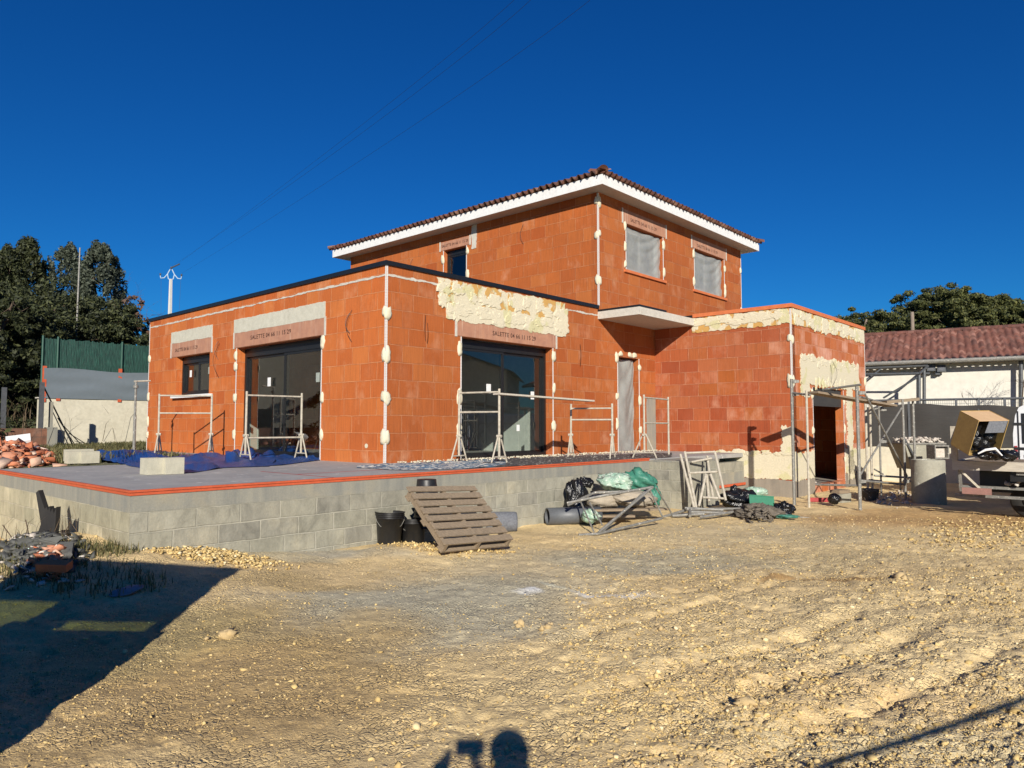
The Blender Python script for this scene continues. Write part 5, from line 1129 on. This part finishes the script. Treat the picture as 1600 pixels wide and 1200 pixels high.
# concrete ring, mortar skip, metal box -----------------------------------
q = at(1466,785,-.1); rg = MB().lathe([(.29,0),(.345,0),(.35,.03),(.345,.98),(.335,1.0),(.28,1.0),(.275,.97),(.28,.05),(.29,0)], 40).build('concrete_ring', 'concpipe', None, True, (q.x, q.y+.35, gz(q.x, q.y)-.02)); tag(rg, 'round grey concrete manhole ring standing upright beside the trailer', 'concrete ring')
sk = root('mortar_skip', (aty(1432, 700, 19.0).x, 19.0, gz(9.5, 19)), .05, 'grey steel mortar skip filled with pale rubble behind the scaffold', 'skip')
m = MB(); h0, h1 = .62, 1.26; T_ = [(-.55,-.4),(.50,-.4),(.50,.4),(-.55,.4)]; B_ = [(-.36,-.3),(.34,-.3),(.34,.3),(-.36,.3)]
m.hexa([(x,y,h0) for x,y in B_]+[(x,y,h1) for x,y in T_]); m.build('tub', 'steeld' if False else 'concpipe', sk)
MB().box(-.58,.53,-.43,.43,1.261,1.30).build('rim', 'steel', sk)
for x, y in ((-.3,-.28),(.3,-.28),(-.3,.28),(.3,.28)): tt('leg', 'steel', sk, [(x,y,.0),(x*.95,y,.62)], .03)
MB().box(-.45,.45,-.36,-.33,.35,.42).build('frame_bar', 'dirtyw', sk)
tt('drawbar', 'steeld', sk, [(-.62,-.4,1.5),(-.3,-.42,.9)], .03)
V, F = stone_cloud(np.stack([rng.uniform(-.48,.46,260), rng.uniform(-.36,.36,260), 1.29+rng.uniform(0,.13,260)], 1), rng.uniform(.025,.07,260), 6); rb = mesh_np('rubble', V, F, 'rubblew'); rb.location = sk.location; rb.rotation_euler = sk.rotation_euler; tag(rb, 'pale rubble heaped in the grey mortar skip', 'rubble', kind='stuff')
cloud('rubble', 'rubblew', 1400, 1416, 728, 748, -.1, 60, .04, .12, 'white rubble pieces at the left foot of the mortar skip', 'rubble', 61, .3, False)
bx = root('metal_box', (aty(1472, 707, 17.6).x, 17.6, 0), .12, 'square grey metal box with an open front between skip and trailer', 'metal box'); zb_ = aty(1472,717,17.6).z
m = MB(); w = .19
m.box(-w,-w+.03,0,.3,zb_,zb_+.33).box(w-.03,w,0,.3,zb_,zb_+.33).box(-w+.03,w-.03,0,.3,zb_,zb_+.03).box(-w+.03,w-.03,0,.3,zb_+.30,zb_+.33); m.build('casing', 'steel', bx); MB().box(-w+.031,w-.031,.12,.14,zb_+.031,zb_+.299).build('inner_panel', 'rubblew', bx)
for x in (-w+.02, w-.02): tt('leg', 'steel', bx, [(x,.15,-.1),(x,.15,zb_)], .02)
cloud('rubble', 'rubblew', 1360, 1440, 764, 790, -.1, 160, .02, .10, 'scattered rubble and wood scraps under the scaffold', 'rubble', 62, .05, True)
bp = MB().bar(aty(1400,784,17.0), aty(1478,793,15.4), .12, .03).build('plank', 'woodl'); tag(bp, 'dusty board lying on the ground in shade under the trailer front', 'plank')

# trailer ----------------------------------------------------------------
TR = root('flatbed_trailer', (8.45, 13.85, gz(8.5, 13.9)), -R(42.2), 'old flatbed trailer loaded with a box at the right edge of the site', 'trailer')
zt0 = .93-TR.location.z; 
MB().box(0,3.2,0,.06,zt0-.17,zt0).build('side_beam', 'woodl', TR); MB().box(0,.06,.06,1.9,zt0-.17,zt0).build('side_beam', 'woodl', TR); MB().box(.061,3.2,.061,1.9,zt0-.06,zt0-.012).build('deck', 'wood', TR)
MB().box(.35,3.2,.55,1.6,zt0-.60,zt0-.19).build('chassis_box', 'black', TR); MB().box(.9,3.2,.12,.18,zt0-.36,zt0-.19).build('side_panel', 'black', TR)  # black boxes added to paint the shade under the deck
MB().box(-.01,.09,-.02,.08,zt0+.001,zt0+.66).build('corner_post', 'dirtyw', TR)
for a_, b_ in (((.05,.3,zt0-.5),(3.2,.3,zt0-.5)), ((.0,.2,zt0-.66),(3.2,.1,zt0-.66)), ((.3,1.2,zt0-.25),(3.2,1.2,zt0-.25))): MB().bar(a_, b_, .09, .05).build('chassis_bar', 'steel', TR)
MB().bar((.1,.1,zt0-.17),(.5,.3,zt0-.66), .05,.04).build('strut', 'dirtyw', TR); MB().bar((.1,.1,zt0-.17),(.1,.2,zt0-.66), .05,.04).build('strut', 'steel', TR); MB().bar((1.0,.1,zt0-.20),(1.5,.1,zt0-.21), .05,.07).build('bracket', 'steel', TR)
MB().box(.15,.62,-.02,.02,zt0-.62,zt0-.50).build('reflector_board', 'red', TR); bpy.data.objects['reflector_board'].data.materials[0] = simple('faded_red', (.34,.17,.14), (.28,.15,.12), 6, .7)
for wx in (1.15, 2.3):
    w_ = MB(); ax = Matrix.Rotation(R(90), 3, 'X'); w_.lathe([(.14,-.09),(.30,-.09),(.33,-.05),(.33,.05),(.30,.09),(.14,.09)], 32, (wx,.62,.33), ax); wh = w_.build('wheel', 'tyre', TR, True)
    MB().lathe([(0,.05),(.08,.06),(.14,.03),(.14,.08),(.0,.081)], 20, (wx,.62,.33), ax).build('rim', 'steeld', wh, True)
V, F = stone_cloud(np.stack([rng.uniform(.8,2.6,40), rng.uniform(.2,.5,40), zt0-.45+rng.uniform(0,.06,40)], 1), rng.uniform(.03,.09,40), 7); rb = mesh_np('rubble', V, F, 'rubblew'); rb.location = TR.location; rb.rotation_euler = TR.rotation_euler; tag(rb, 'stones lying on the lower bar of the trailer', 'rubble', kind='stuff')
# cardboard box tilted on the deck
A_ = aty(1530,657,13.15); Lc = aty(1501,642,13.75)-A_; Rc_ = aty(1577,656,13.35)-A_; D_ = aty(1514,711,13.2)-A_
cb = root('cardboard_box', A_, 0, 'large open cardboard box tipped on its edge on the trailer', 'box')
def sheet(name, mat, o, a_, b_, off, th=.008): 
    n_ = a_.cross(b_).normalized()*th; o = o+off; m = MB(); m.hexa([o, o+a_, o+a_+b_, o+b_, o+n_, o+a_+n_, o+a_+b_+n_, o+b_+n_]); return m.build(name, mat, cb)
Z_ = Vector((0,0,0)); sheet('side', 'card', Z_, Lc, D_, Z_); sheet('top_panel', 'cardl', Z_+D_.normalized()*.009, Lc, Rc_, Z_); sheet('side', 'card', Rc_, Lc, D_, Z_); sheet('bottom', 'card', D_, Lc, Rc_, Z_); sheet('back', 'card', Lc, Rc_, D_, Z_)
for q_, sd_ in ((.3,1),(.68,2)):
    c_ = Lc*.42+Rc_*q_+D_*.66; o_ = lump('filling', 'bagblack', tuple(c_), (.15,.15,.19), cb, .5, 2, sd_)  # black lumps added to darken the inside of the box
MB().quad(Lc*.30+Rc_*.03+D_*.04, Lc*.30+Rc_*.97+D_*.04, Lc*.30+Rc_*.97+D_*.97, Lc*.30+Rc_*.03+D_*.97).build('inner_sheet', 'bagblack', cb)  # black sheet stands in for the shade inside the box
sheet('flap', 'felt', Z_+D_.normalized()*.02, Rc_*.62, D_*.34+Vector((-.05,-.05,0)), Rc_*.35)
bag('rubbish_bag', 'bagblack', 1548, 709, 13.2, (.30,.16,.12), 'black bag spilling from the mouth of the cardboard box', seed=71, amp=.5, fr=2); bag('rubbish_bag', 'bagblack', 1577, 712, 13.0, (.15,.12,.10), 'round black bag on the trailer deck next to the white van', seed=72, amp=.4)
o = MB().tube(px3([(1528,709,13.0),(1540,703,12.95),(1555,701,12.95),(1566,712,12.9)]), [.012,.022,.026,.012], 8).build('white_cable', 'white'); tag(o, 'white strap looping over the black bag on the trailer', 'strap')
# white van behind
vx = aty(1582,660,15.6).x; vn = root('white_van', (vx, 15.6, gz(vx, 15.6)), -R(36), 'white van cut by the right edge, only its rear corner showing', 'van'); zz = -vn.location.z
prof = [(0,.35),(0,1.55),(.05,1.95),(.12,2.13),(.25,2.2)]; m = MB(); W_ = 1.8
ou = [(x, z) for x, z in prof]+[(W_-x, z) for x, z in reversed(prof)]
i = 0; m.v += [(x, 0, z) for x, z in ou]+[(x, 4.4, z) for x, z in ou]; n = len(ou); m.f += [tuple(range(n)), tuple(range(2*n-1, n-1, -1))]+[(k, (k+1) % n, n+(k+1) % n, n+k) for k in range(n)]
m.build('body', 'vanwhite', vn)
MB().box(.16,1.64,-.014,-.004,1.35,2.0).build('rear_window', 'blackal', vn); MB().box(.085,.11,-.012,-.002,.4,2.05).build('door_seam', 'black', vn); MB().box(.05,1.75,-.06,-.002,.36,.55).build('bumper', 'black', vn)
for z in (1.22,1.75): MB().box(.0,.2,-.03,-.013,z,z+.05).build('hinge', 'black', vn)
MB().box(.02,.07,-.02,-.003,.7,1.3).build('tail_light', 'red', vn)
for k in range(3):
    pv = Plane((0,0), (1,0), (0,-1)); text(vn, 'Bou', pv, .24, 1.23-.16*k, .004, .09, False, .13)
for y_ in (.9, 3.5):
    for x_ in (.12, 1.68): MB().lathe([(0,-.1),(.3,-.1),(.33,-.06),(.33,.06),(.3,.1),(0,.1)], 24, (x_,y_,.33), Matrix.Rotation(R(90),3,'Y')).build('wheel', 'tyre', vn, True)

# ================================================================== TARPS AND BLOCKS ON THE TERRACE
def tarp(name, mat, back, front, lab, seed, h=.05, fold=.12, n=90, k=26, z=.903):
    def interp(P, t): 
        q = t*(len(P)-1); i = min(int(q), len(P)-2); f = q-i; return (P[i][0]*(1-f)+P[i+1][0]*f, P[i][1]*(1-f)+P[i+1][1]*f)
    B = [at(*interp(back, i/n), z) for i in range(n+1)]; Fp = [at(*interp(front, i/n), z) for i in range(n+1)]
    X = np.array([[B[i].lerp(Fp[i], j/k)[:] for j in range(k+1)] for i in range(n+1)])
    x = X[:,:,0]; y = X[:,:,1]; jj = np.arange(k+1)[None,:]/k; ii = np.arange(n+1)[:,None]/n
    y = y+(fbm(x*3, y*0+seed, seed, 3)-.5)*.18*(jj**2); 
    nz = np.abs(fbm(x*2.2, y*2.2, seed, 4)-.5)*2; env = np.sin(PI*np.clip(jj, .0, 1))**.5+.15
    X[:,:,1] = y; X[:,:,2] = z+.003+h*nz*env*1.5+fold*sstep(.62, .8, fbm(x*1.3, y*1.3, seed+9, 3))*env
    n2 = k+1; F = [(i*n2+j, (i+1)*n2+j, (i+1)*n2+j+1, i*n2+j+1) for i in range(n) for j in range(k)]
    return tag(mesh_np(name, X.reshape(-1,3), F, mat, True), lab, 'tarp')
tarp('blue_tarp', 'tarpb', [(146,709),(180,708),(232,709.5),(300,710),(380,713),(440,715)], [(150,716),(190,725),(236,735),(300,739),(350,731),(420,729)], 'wide blue tarp spread on the terrace in front of the left facade', 3, .05, .14)
tarp('blue_tarp', 'tarpb', [(352,710),(400,706),(440,707),(470,709),(499,715)], [(352,728),(400,729),(440,727),(470,723),(501,719)], 'rumpled raised fold of blue tarp under the trestle by the sliding door', 5, .10, .16)
tarp('spattered_tarp', 'tarpd', [(556,728),(610,724.5),(680,721.5),(740,719),(790,717)], [(558,731),(610,734),(680,734.5),(740,731.5),(790,728)], 'blue-grey tarp spattered with plaster along the wall below the middle sliding door', 7, .05, .0)
tarp('dark_sheet', 'tarpk', [(760,719),(840,715),(920,712),(1000,709.5),(1050,708)], [(745,731),(840,726.5),(920,722),(985,718.5),(1050,714)], 'dark dirty sheet with pale plaster crumbs from sliding door to entrance', 9, .05, .0)
cloud('plaster_crumbs', 'dab', 610, 1050, 716, 731, .9, 0+1, .01, .02, 'plaster crumbs', 'crumbs', 2, 0) if False else None
g = np.random.default_rng(8); L = np.column_stack([g.uniform(.2, 9.2, 900), -.04-np.abs(g.normal(0, .30, 900))]); W3 = np.array([tuple(wor(a_, b_, .93)) for a_, b_ in L]); V, F = stone_cloud(W3, g.uniform(.006,.028,900), 9)
tag(mesh_np('plaster_crumbs', V, F, 'dab'), 'cream plaster crumbs fallen along the foot of the front wall', 'crumbs', kind='stuff')
def cblock(px, py, rz, lab, w=.5, d=.2, h=.21, z=.902):
    q = at(px, py, z); o = root('hollow_block', q, rz, lab, 'concrete block', 'loose concrete blocks on the terrace')
    m = MB(); m.box(0,w,0,.035,0,h).box(0,w,d-.035,d,0,h).box(0,.035,.035,d-.035,0,h).box(w-.035,w,.035,d-.035,0,h).box(w/2-.02,w/2+.02,.035,d-.035,0,h).box(.035,w/2-.02,.035,d-.035,h-.03,h-.001).box(w/2+.02,w-.035,.035,d-.035,h-.03,h-.001)
    m.build('shell', 'concpipe2', o); return o
M['concpipe2'] = simple('pale_concrete_block', (.52,.49,.38), (.42,.40,.31), 9, .9, .5)
cblock(257, 741, R(138), 'left one of the two blocks holding down the front edge of the blue tarp', .26, .24, .235)
cblock(259, 741.5, R(48), 'right one of the two blocks holding down the front edge of the blue tarp', .26, .24, .235)
cblock(104, 721, R(48), 'hindmost of the three blocks at the far corner of the blue tarp', .48, .2, .23); cblock(126, 724, R(140), 'middle one of the three blocks at the far corner of the blue tarp', .22, .2, .22); cblock(127.5, 724.3, R(48), 'rightmost of the three blocks at the far corner of the blue tarp', .30, .2, .22)
# steel prop beside the house
q = at(209,711,.9); pr = root('steel_prop', (q.x, q.y, gz(q.x, q.y)), .4, 'thin steel prop with a bent head beside the left corner of the house', 'prop'); hz_ = aty(210,596,q.y).z-pr.location.z
tt('tube', 'steel', pr, [(0,0,0),(0,0,hz_*.55)], .034); tt('inner_tube', 'steel', pr, [(0,0,hz_*.55),(0,0,hz_)], .026); tt('head', 'dirtyw', pr, [(-.04,0,hz_),(.3,.15,hz_+.03)], .02); MB().lathe([(.03,-.04),(.055,-.03),(.055,.03),(.03,.04)], 10, (0,0,hz_*.93)).build('collar', 'steel', pr)
# brick rubble at the far left of the terrace
cloud('brick_rubble', 'rubred', -60, 94, 700, 729, .9, 900, .06, .30, 'heap of broken red bricks at the far left end of the terrace', 'rubble', 81, .42) if False else None
def redrub():
    t = NT('broken_red_brick'); g_ = t.n('ShaderNodeNewGeometry'); n_ = t.noise(t.objc(), 14, 5, .6)
    col = t.ramp(g_.outputs['Random Per Island'], [(0,(.42,.13,.06)),(.4,(.58,.20,.09)),(.7,(.50,.24,.15)),(.9,(.62,.42,.30)),(1,(.7,.66,.58))]); col = t.mix(.5, col, t.ramp(n_, [(.3,.5),(.7,1.15)]), 'MULTIPLY'); t.princ(col, .92, t.bump(n_, .5, .006)); return t.m
M['rubred'] = redrub()
cloud('brick_rubble', 'rubred', -70, 94, 704, 729, .9, 1100, .05, .26, 'heap of broken red bricks at the far left end of the terrace', 'rubble', 81, .40)
q = at(28,712,.9); o = MB().obox((0,0,0), (1,0,.05), (0,1,.2), (0,-.2,1), .24, .16, .10).build('polystyrene_block', 'paper', None, False, (q.x, q.y, 1.22)); o.rotation_euler = (.3,-.1,.6); tag(o, 'white block lying on top of the broken bricks', 'block')
# debris at the foot of the terrace, lower left
def slab_px(name, mat, P, z, th, lab, cat='sheet', bumpy=.02, seed=0):
    g_ = random.Random(seed); pts = [Vector((*at(px, py, zz)[:2], zz+g_.uniform(-bumpy, bumpy))) for (px, py, zz) in P]
    m = MB(); m.poly3(pts, (0.01,0,-th)); o = m.build(name, mat); return tag(o, lab, cat)
slab_px('slate_sheet', 'slate', [(30,858,.34),(72,848,.40),(115,846,.44),(112,862,.38),(100,880,.28),(78,866,.33)], 0, .02, 'torn grey roofing sheet lying nearest on the debris heap')
slab_px('slate_sheet', 'slate', [(2,852,.36),(20,842,.42),(60,841,.46),(96,838,.48),(86,848,.42),(40,853,.36)], 0, .018, 'long dark grey roofing sheet lying farther back on the debris heap', seed=3)
slab_px('slate_sheet', 'slate', [(-20,880,.24),(15,868,.32),(48,856,.36),(40,866,.30),(5,890,.22)], 0, .02, 'dark strip of roofing sheet at the left edge of the debris heap', seed=4)
yb_ = 8.15
def upright(name, P, y, lab, mat='charred'):
    pts = [aty(px, py, y) for px, py in P]; m = MB(); m.poly3(pts, (.02,.05,0)); return tag(m.build(name, mat), lab, 'board')
upright('burnt_board', [(58,845),(60,830),(66,812),(70,795),(73,792),(75,798),(77,791),(79,800),(82,794),(84,803),(88,792),(87,812),(85,830),(84,846)], yb_, 'jagged charred board standing upright against the terrace wall')
upright('thin_batten', [(66,832),(56,770),(60,766),(74,808),(72,830)], yb_+.08, 'dark narrow batten leaning behind the charred board')
o = MB().box(-.09,.09,-.06,.06,0,.10).build('dark_box', 'charred', None, False, tuple(aty(93,848,8.1))); tag(o, 'small black box right of the charred board', 'box')
cloud('mixed_debris', 'slate', -20, 145, 846, 900, .25, 420, .02, .12, 'dark broken slates and scraps at the foot of the terrace', 'debris', 91, .08)
cloud('mixed_debris', 'rubblew', -20, 140, 850, 925, .2, 160, .015, .07, 'pale broken fragments mixed into the debris heap', 'debris', 92, .1)
cloud('brick_fragments', 'rubred', 44, 108, 874, 908, .22, 130, .03, .11, 'broken red brick fragments in front of the debris heap', 'rubble', 93, .12)
q = at(85,890,.3); o = MB().box(-.13,.13,-.06,.06,0,.07).build('loose_brick', 'terracotta', None, False, (q.x, q.y, gz(q.x,q.y)+.09)); o.rotation_euler = (.2,.05,.1); tag(o, 'whole orange brick in front of the torn roofing sheet', 'brick')
for k, P in enumerate((((27,832,.5),(35,850,.4),(46,840,.55),(40,812,.7)), ((95,846,.4),(110,815,.62),(120,830,.5)), ((4,820,.6),(20,842,.42),(30,835,.5)))):
    o = MB().tube([aty(p[0], p[1], 8.2) for p in P], .006, 5).build('twig', 'bark'); tag(o, ['arched dry twig rising left of the charred board', 'arched dry twig rising right of the charred board', 'dry twig at the left edge of the debris heap'][k], 'twig')
blades('dry_weeds', np.concatenate([scat(at(30,850,.3).x, at(30,850,.3).y, .8, .3, 9)]), .32, 4, 7, 'reed', 'dry weeds sticking up from the debris heap', 'weeds', .05, .004)
MBt = cloud('earth_clods', 'stonemix', 160, 460, 860, 886, .15, 1400, .006, .032, 'yellow earth clods along the foot of the block wall', 'clods', 95, .02, False)
cloud('earth_clods', 'stonemix', 585, 830, 838, 872, -.02, 700, .006, .028, 'yellow earth clods around the pallet and buckets', 'clods', 96, .02, False)
cloud('gravel_row', 'stonemix', 1400, 1700, 800, 866, -.1, 1000, .010, .05, 'pale stones heaped in a row before the trailer', 'gravel', 97, .04, True)

# ================================================================== BEHIND THE CAMERA (cast the shadows and fill the reflections)
cv = root('site_loader', (-3.40, 0, 0), 0, 'site loader with a glazed cab parked behind the photographer, its shadow at lower left', 'loader')
MB().box(-.92,.90,-1.6,3.05,.38,1.12).build('body', 'vanbody', cv); MB().box(-.90,.92,1.10,2.25,2.28,2.38).build('cab_roof', 'vanbody', cv)
for x_ in (-.87, .84):
    for y_ in (1.14, 2.15): MB().box(x_,x_+.06,y_,y_+.06,1.121,2.279).build('cab_post', 'black', cv)
for y_ in (1.15, 2.17): MB().box(-.81,.845,y_,y_+.006,1.13,2.27).build('cab_glass', 'carglass', cv)
MB().box(-.28,.14,1.6,1.74,1.121,1.78).box(-.16,.02,1.6,1.7,1.80,2.05).build('seat', 'cloth', cv); MB().box(.50,.80,1.3,2.0,1.121,1.52).build('console', 'black', cv); MB().box(-.30,.18,1.25,1.33,1.121,1.35).build('console', 'black', cv)
MB().box(-.2,.84,2.12,2.14,1.62,2.27).build('sun_blind', 'cloth', cv)
MB().box(-.95,.95,-2.1,-1.65,.15,.8).build('bucket', 'steeld', cv)
for sx in (-1,1):
    for y_ in (-.8, 2.1): MB().lathe([(0,-.14),(.36,-.14),(.42,-.08),(.42,.08),(.36,.14),(0,.14)], 24, (sx*.86,y_,.42), Matrix.Rotation(R(90),3,'Y')).build('wheel', 'tyre', cv, True)
# photographer
def skinned(name, pts, edges, radii, mat, par, sub=2):
    me = bpy.data.meshes.new(name); me.from_pydata(pts, edges, []); o = bpy.data.objects.new(name, me); COL.objects.link(o); o.parent = par
    md = o.modifiers.new('skin', 'SKIN'); md.use_smooth_shade = True
    for v, r_ in zip(me.skin_vertices[0].data, radii): v.radius = (r_, r_)
    me.skin_vertices[0].data[0].use_root = True
    s_ = o.modifiers.new('sub', 'SUBSURF'); s_.levels = sub; s_.render_levels = sub; me.materials.append(M[mat]); return o
ph = root('person', (.215, -.42, 0), 0, 'photographer in dark clothes holding up a phone, seen only as a shadow', 'person')
pts = [(0,0,.95),(0,0,1.12),(0,0,1.30),(0,0,1.44),(0,.02,1.52),(0,.05,1.63),(0,.06,1.745), (-.19,0,1.42),(-.44,.04,1.25),(-.36,.28,1.47),(-.34,.36,1.54), (.19,0,1.42),(.30,.10,1.17),(-.05,.30,1.36),(-.19,.36,1.51),
       (-.10,0,.88),(-.12,.03,.50),(-.12,0,.10),(-.13,.16,.05), (.10,0,.88),(.13,.0,.50),(.13,-.02,.10),(.14,.14,.05)]
edg = [(0,1),(1,2),(2,3),(3,4),(4,5),(5,6),(3,7),(7,8),(8,9),(9,10),(3,11),(11,12),(12,13),(13,14),(0,15),(15,16),(16,17),(17,18),(0,19),(19,20),(20,21),(21,22)]
rad = [.21,.20,.22,.19,.095,.10,.085,.10,.075,.06,.042,.10,.075,.062,.042,.12,.08,.045,.04,.10,.065,.045,.04]
bd = skinned('body', pts, edg, rad, 'cloth', ph)
lump('hair', 'hair', (0,.03,1.73), (.10,.11,.10), ph, .1, 2, 2); 
for hx, hs in ((-.335, -1), (-.185, 1)):
    for k in range(4): tt('finger', 'skin', bd, [(hx, .36, 1.50+.02*k), (hx-hs*.0+.02*hs*-1, .385, 1.52+.02*k), (hx-.03*hs, .39, 1.53+.02*k)], [.009,.008,.006], 6)
    tt('thumb', 'skin', bd, [(hx, .35, 1.50), (hx+.02*hs, .34, 1.54), (hx+.005*hs, .35, 1.57)], [.011,.009,.007], 6)
phn = MB().box(-.072,.072,-.006,.004,-.04,.04).build('phone', 'black', None, False, (0,-.03,1.59)); tag(phn, 'dark phone held up in landscape by the photographer', 'phone')
# service cable behind, two posts
sp = Vector((-1.0, -1.13, 0)); ep = Vector((6.0, 2.68, 0)); hgt_ = 1.42
for k, p in enumerate((sp, ep)):
    o = MB().tube([(p.x,p.y,-.2),(p.x,p.y,hgt_+.3)], .05, 8).build('wooden_post', 'wood'); tag(o, ['wooden post behind the camera carrying the left end of the cable', 'wooden post carrying the right end of the cable'][k], 'post')
o = MB().tube([(sp.x+(ep.x-sp.x)*k/20, sp.y+(ep.y-sp.y)*k/20, hgt_-.07*math.sin(PI*k/20)) for k in range(21)], .015, 6).build('service_cable', 'black'); tag(o, 'thick black cable strung between two posts behind the camera', 'cable')
# houses mirrored in the panes
def far_house(x, y, rz, w, d, h, lab, mat='cream'):
    t = root('distant_house', (x, y, 0), rz, lab, 'house'); 
    m = MB(); m.box(-w,w,-d,d,-.3,h); m.v += [(-w,-d,h),(w,-d,h),(w,d,h),(-w,d,h),(0,-d,h+w*.36),(0,d,h+w*.36)]; k = 8; m.f += [(k,k+1,k+4),(k+3,k+2,k+5)]; m.build('wall', mat, t)
    m = MB(); m.quad((-w-.4,-d-.3,h-.12),(0,-d-.3,h+w*.36+.03),(0,d+.3,h+w*.36+.03),(-w-.4,d+.3,h-.12)); m.quad((w+.4,-d-.3,h-.12),(0,-d-.3,h+w*.36+.03),(0,d+.3,h+w*.36+.03),(w+.4,d+.3,h-.12)); m.build('roof', 'tile2', t)
    for s in (-.5,.5): MB().box(s*w-.5,s*w+.5,-d-.02,-d+.02,1.0,2.3).build('window', 'blackal', t)
far_house(28, 14.5, R(-80), 4.5, 5, 4.6, 'beige gabled house to the right of the site, mirrored in the sliding door'); far_house(-25, 19, R(75), 5, 5, 4.2, 'beige house to the left of the site, mirrored in the panes')
for k,(x_,y_) in enumerate(((-17,12.5),(-21,16),(-26,13))): tree('evergreen_tree', x_, y_, 0, 4.5+k*.6, 2.4, 'bush', ['round evergreen nearest the terrace, left of the site','round evergreen farther back, left of the site','tallest round evergreen by the house left of the site'][k], seed=50+k, dens=.35)
twigs('bare_tree', (-15, 7.5, 0), 6.5, 11, 'bare tree left of the site, mirrored in the left-hand sliding door', .10); tree('pine_tree', 21, 4, 0, 7, 3, 'pine', 'pine right of the site, mirrored in the middle sliding door', seed=40, dens=.6)

# ================================================================== LIGHT, SKY, CAMERA
w = bpy.data.worlds.new('World'); sc.world = w; w.use_nodes = True; nt_ = w.node_tree; nt_.nodes.clear()
sky = nt_.nodes.new('ShaderNodeTexSky'); sky.sky_type = 'NISHITA'; sky.sun_disc = False
SUN_EL, SUN_AZ = R(23.17), R(180-3.23)     # the sun stands behind the camera
sky.sun_elevation = SUN_EL; sky.sun_rotation = SUN_AZ; sky.air_density = 1.0; sky.dust_density = 0; sky.ozone_density = 2.2; sky.altitude = 100
hs = nt_.nodes.new('ShaderNodeHueSaturation'); hs.inputs['Saturation'].default_value = 1.30; hs.inputs['Value'].default_value = 1.0; hs.inputs['Hue'].default_value = .497
bg = nt_.nodes.new('ShaderNodeBackground'); bg.inputs[1].default_value = .055; wo = nt_.nodes.new('ShaderNodeOutputWorld')
nt_.links.new(sky.outputs[0], hs.inputs['Color']); mx_ = nt_.nodes.new('ShaderNodeMix'); mx_.data_type = 'RGBA'; mx_.blend_type = 'MULTIPLY'; mx_.inputs[0].default_value = 1.0; mx_.inputs[7].default_value = (.11,.57,1.08,1)
nt_.links.new(hs.outputs[0], mx_.inputs[6]); nt_.links.new(mx_.outputs[2], bg.inputs[0]); nt_.links.new(bg.outputs[0], wo.inputs[0])
sd = bpy.data.lights.new('sun', 'SUN'); sd.energy = 4.8; sd.angle = R(.5); sd.color = (1, .93, .82); so = bpy.data.objects.new('sun', sd); COL.objects.link(so)
dvec = Vector((-0.05176516, 0.91787431, -0.39348077)); so.rotation_euler = dvec.to_track_quat('-Z', 'Y').to_euler(); so.location = (3, -20, 15)
cd = bpy.data.cameras.new('camera'); cd.sensor_fit = 'HORIZONTAL'; cd.sensor_width = 36; cd.lens = 36*FOC/1600; cd.clip_start = .05; cd.clip_end = 6000
co = bpy.data.objects.new('camera', cd); COL.objects.link(co); co.location = (0, 0, EYE); co.rotation_euler = (R(90)+PITCH, 0, 0); sc.camera = co
sc.view_settings.view_transform = 'Standard'; sc.view_settings.look = 'None'; sc.view_settings.exposure = .42; sc.view_settings.gamma = 1
sc.render.resolution_x = 1024; sc.render.resolution_y = 768
sc.cycles.max_bounces = 6; sc.cycles.transparent_max_bounces = 12; sc.cycles.use_denoising = True
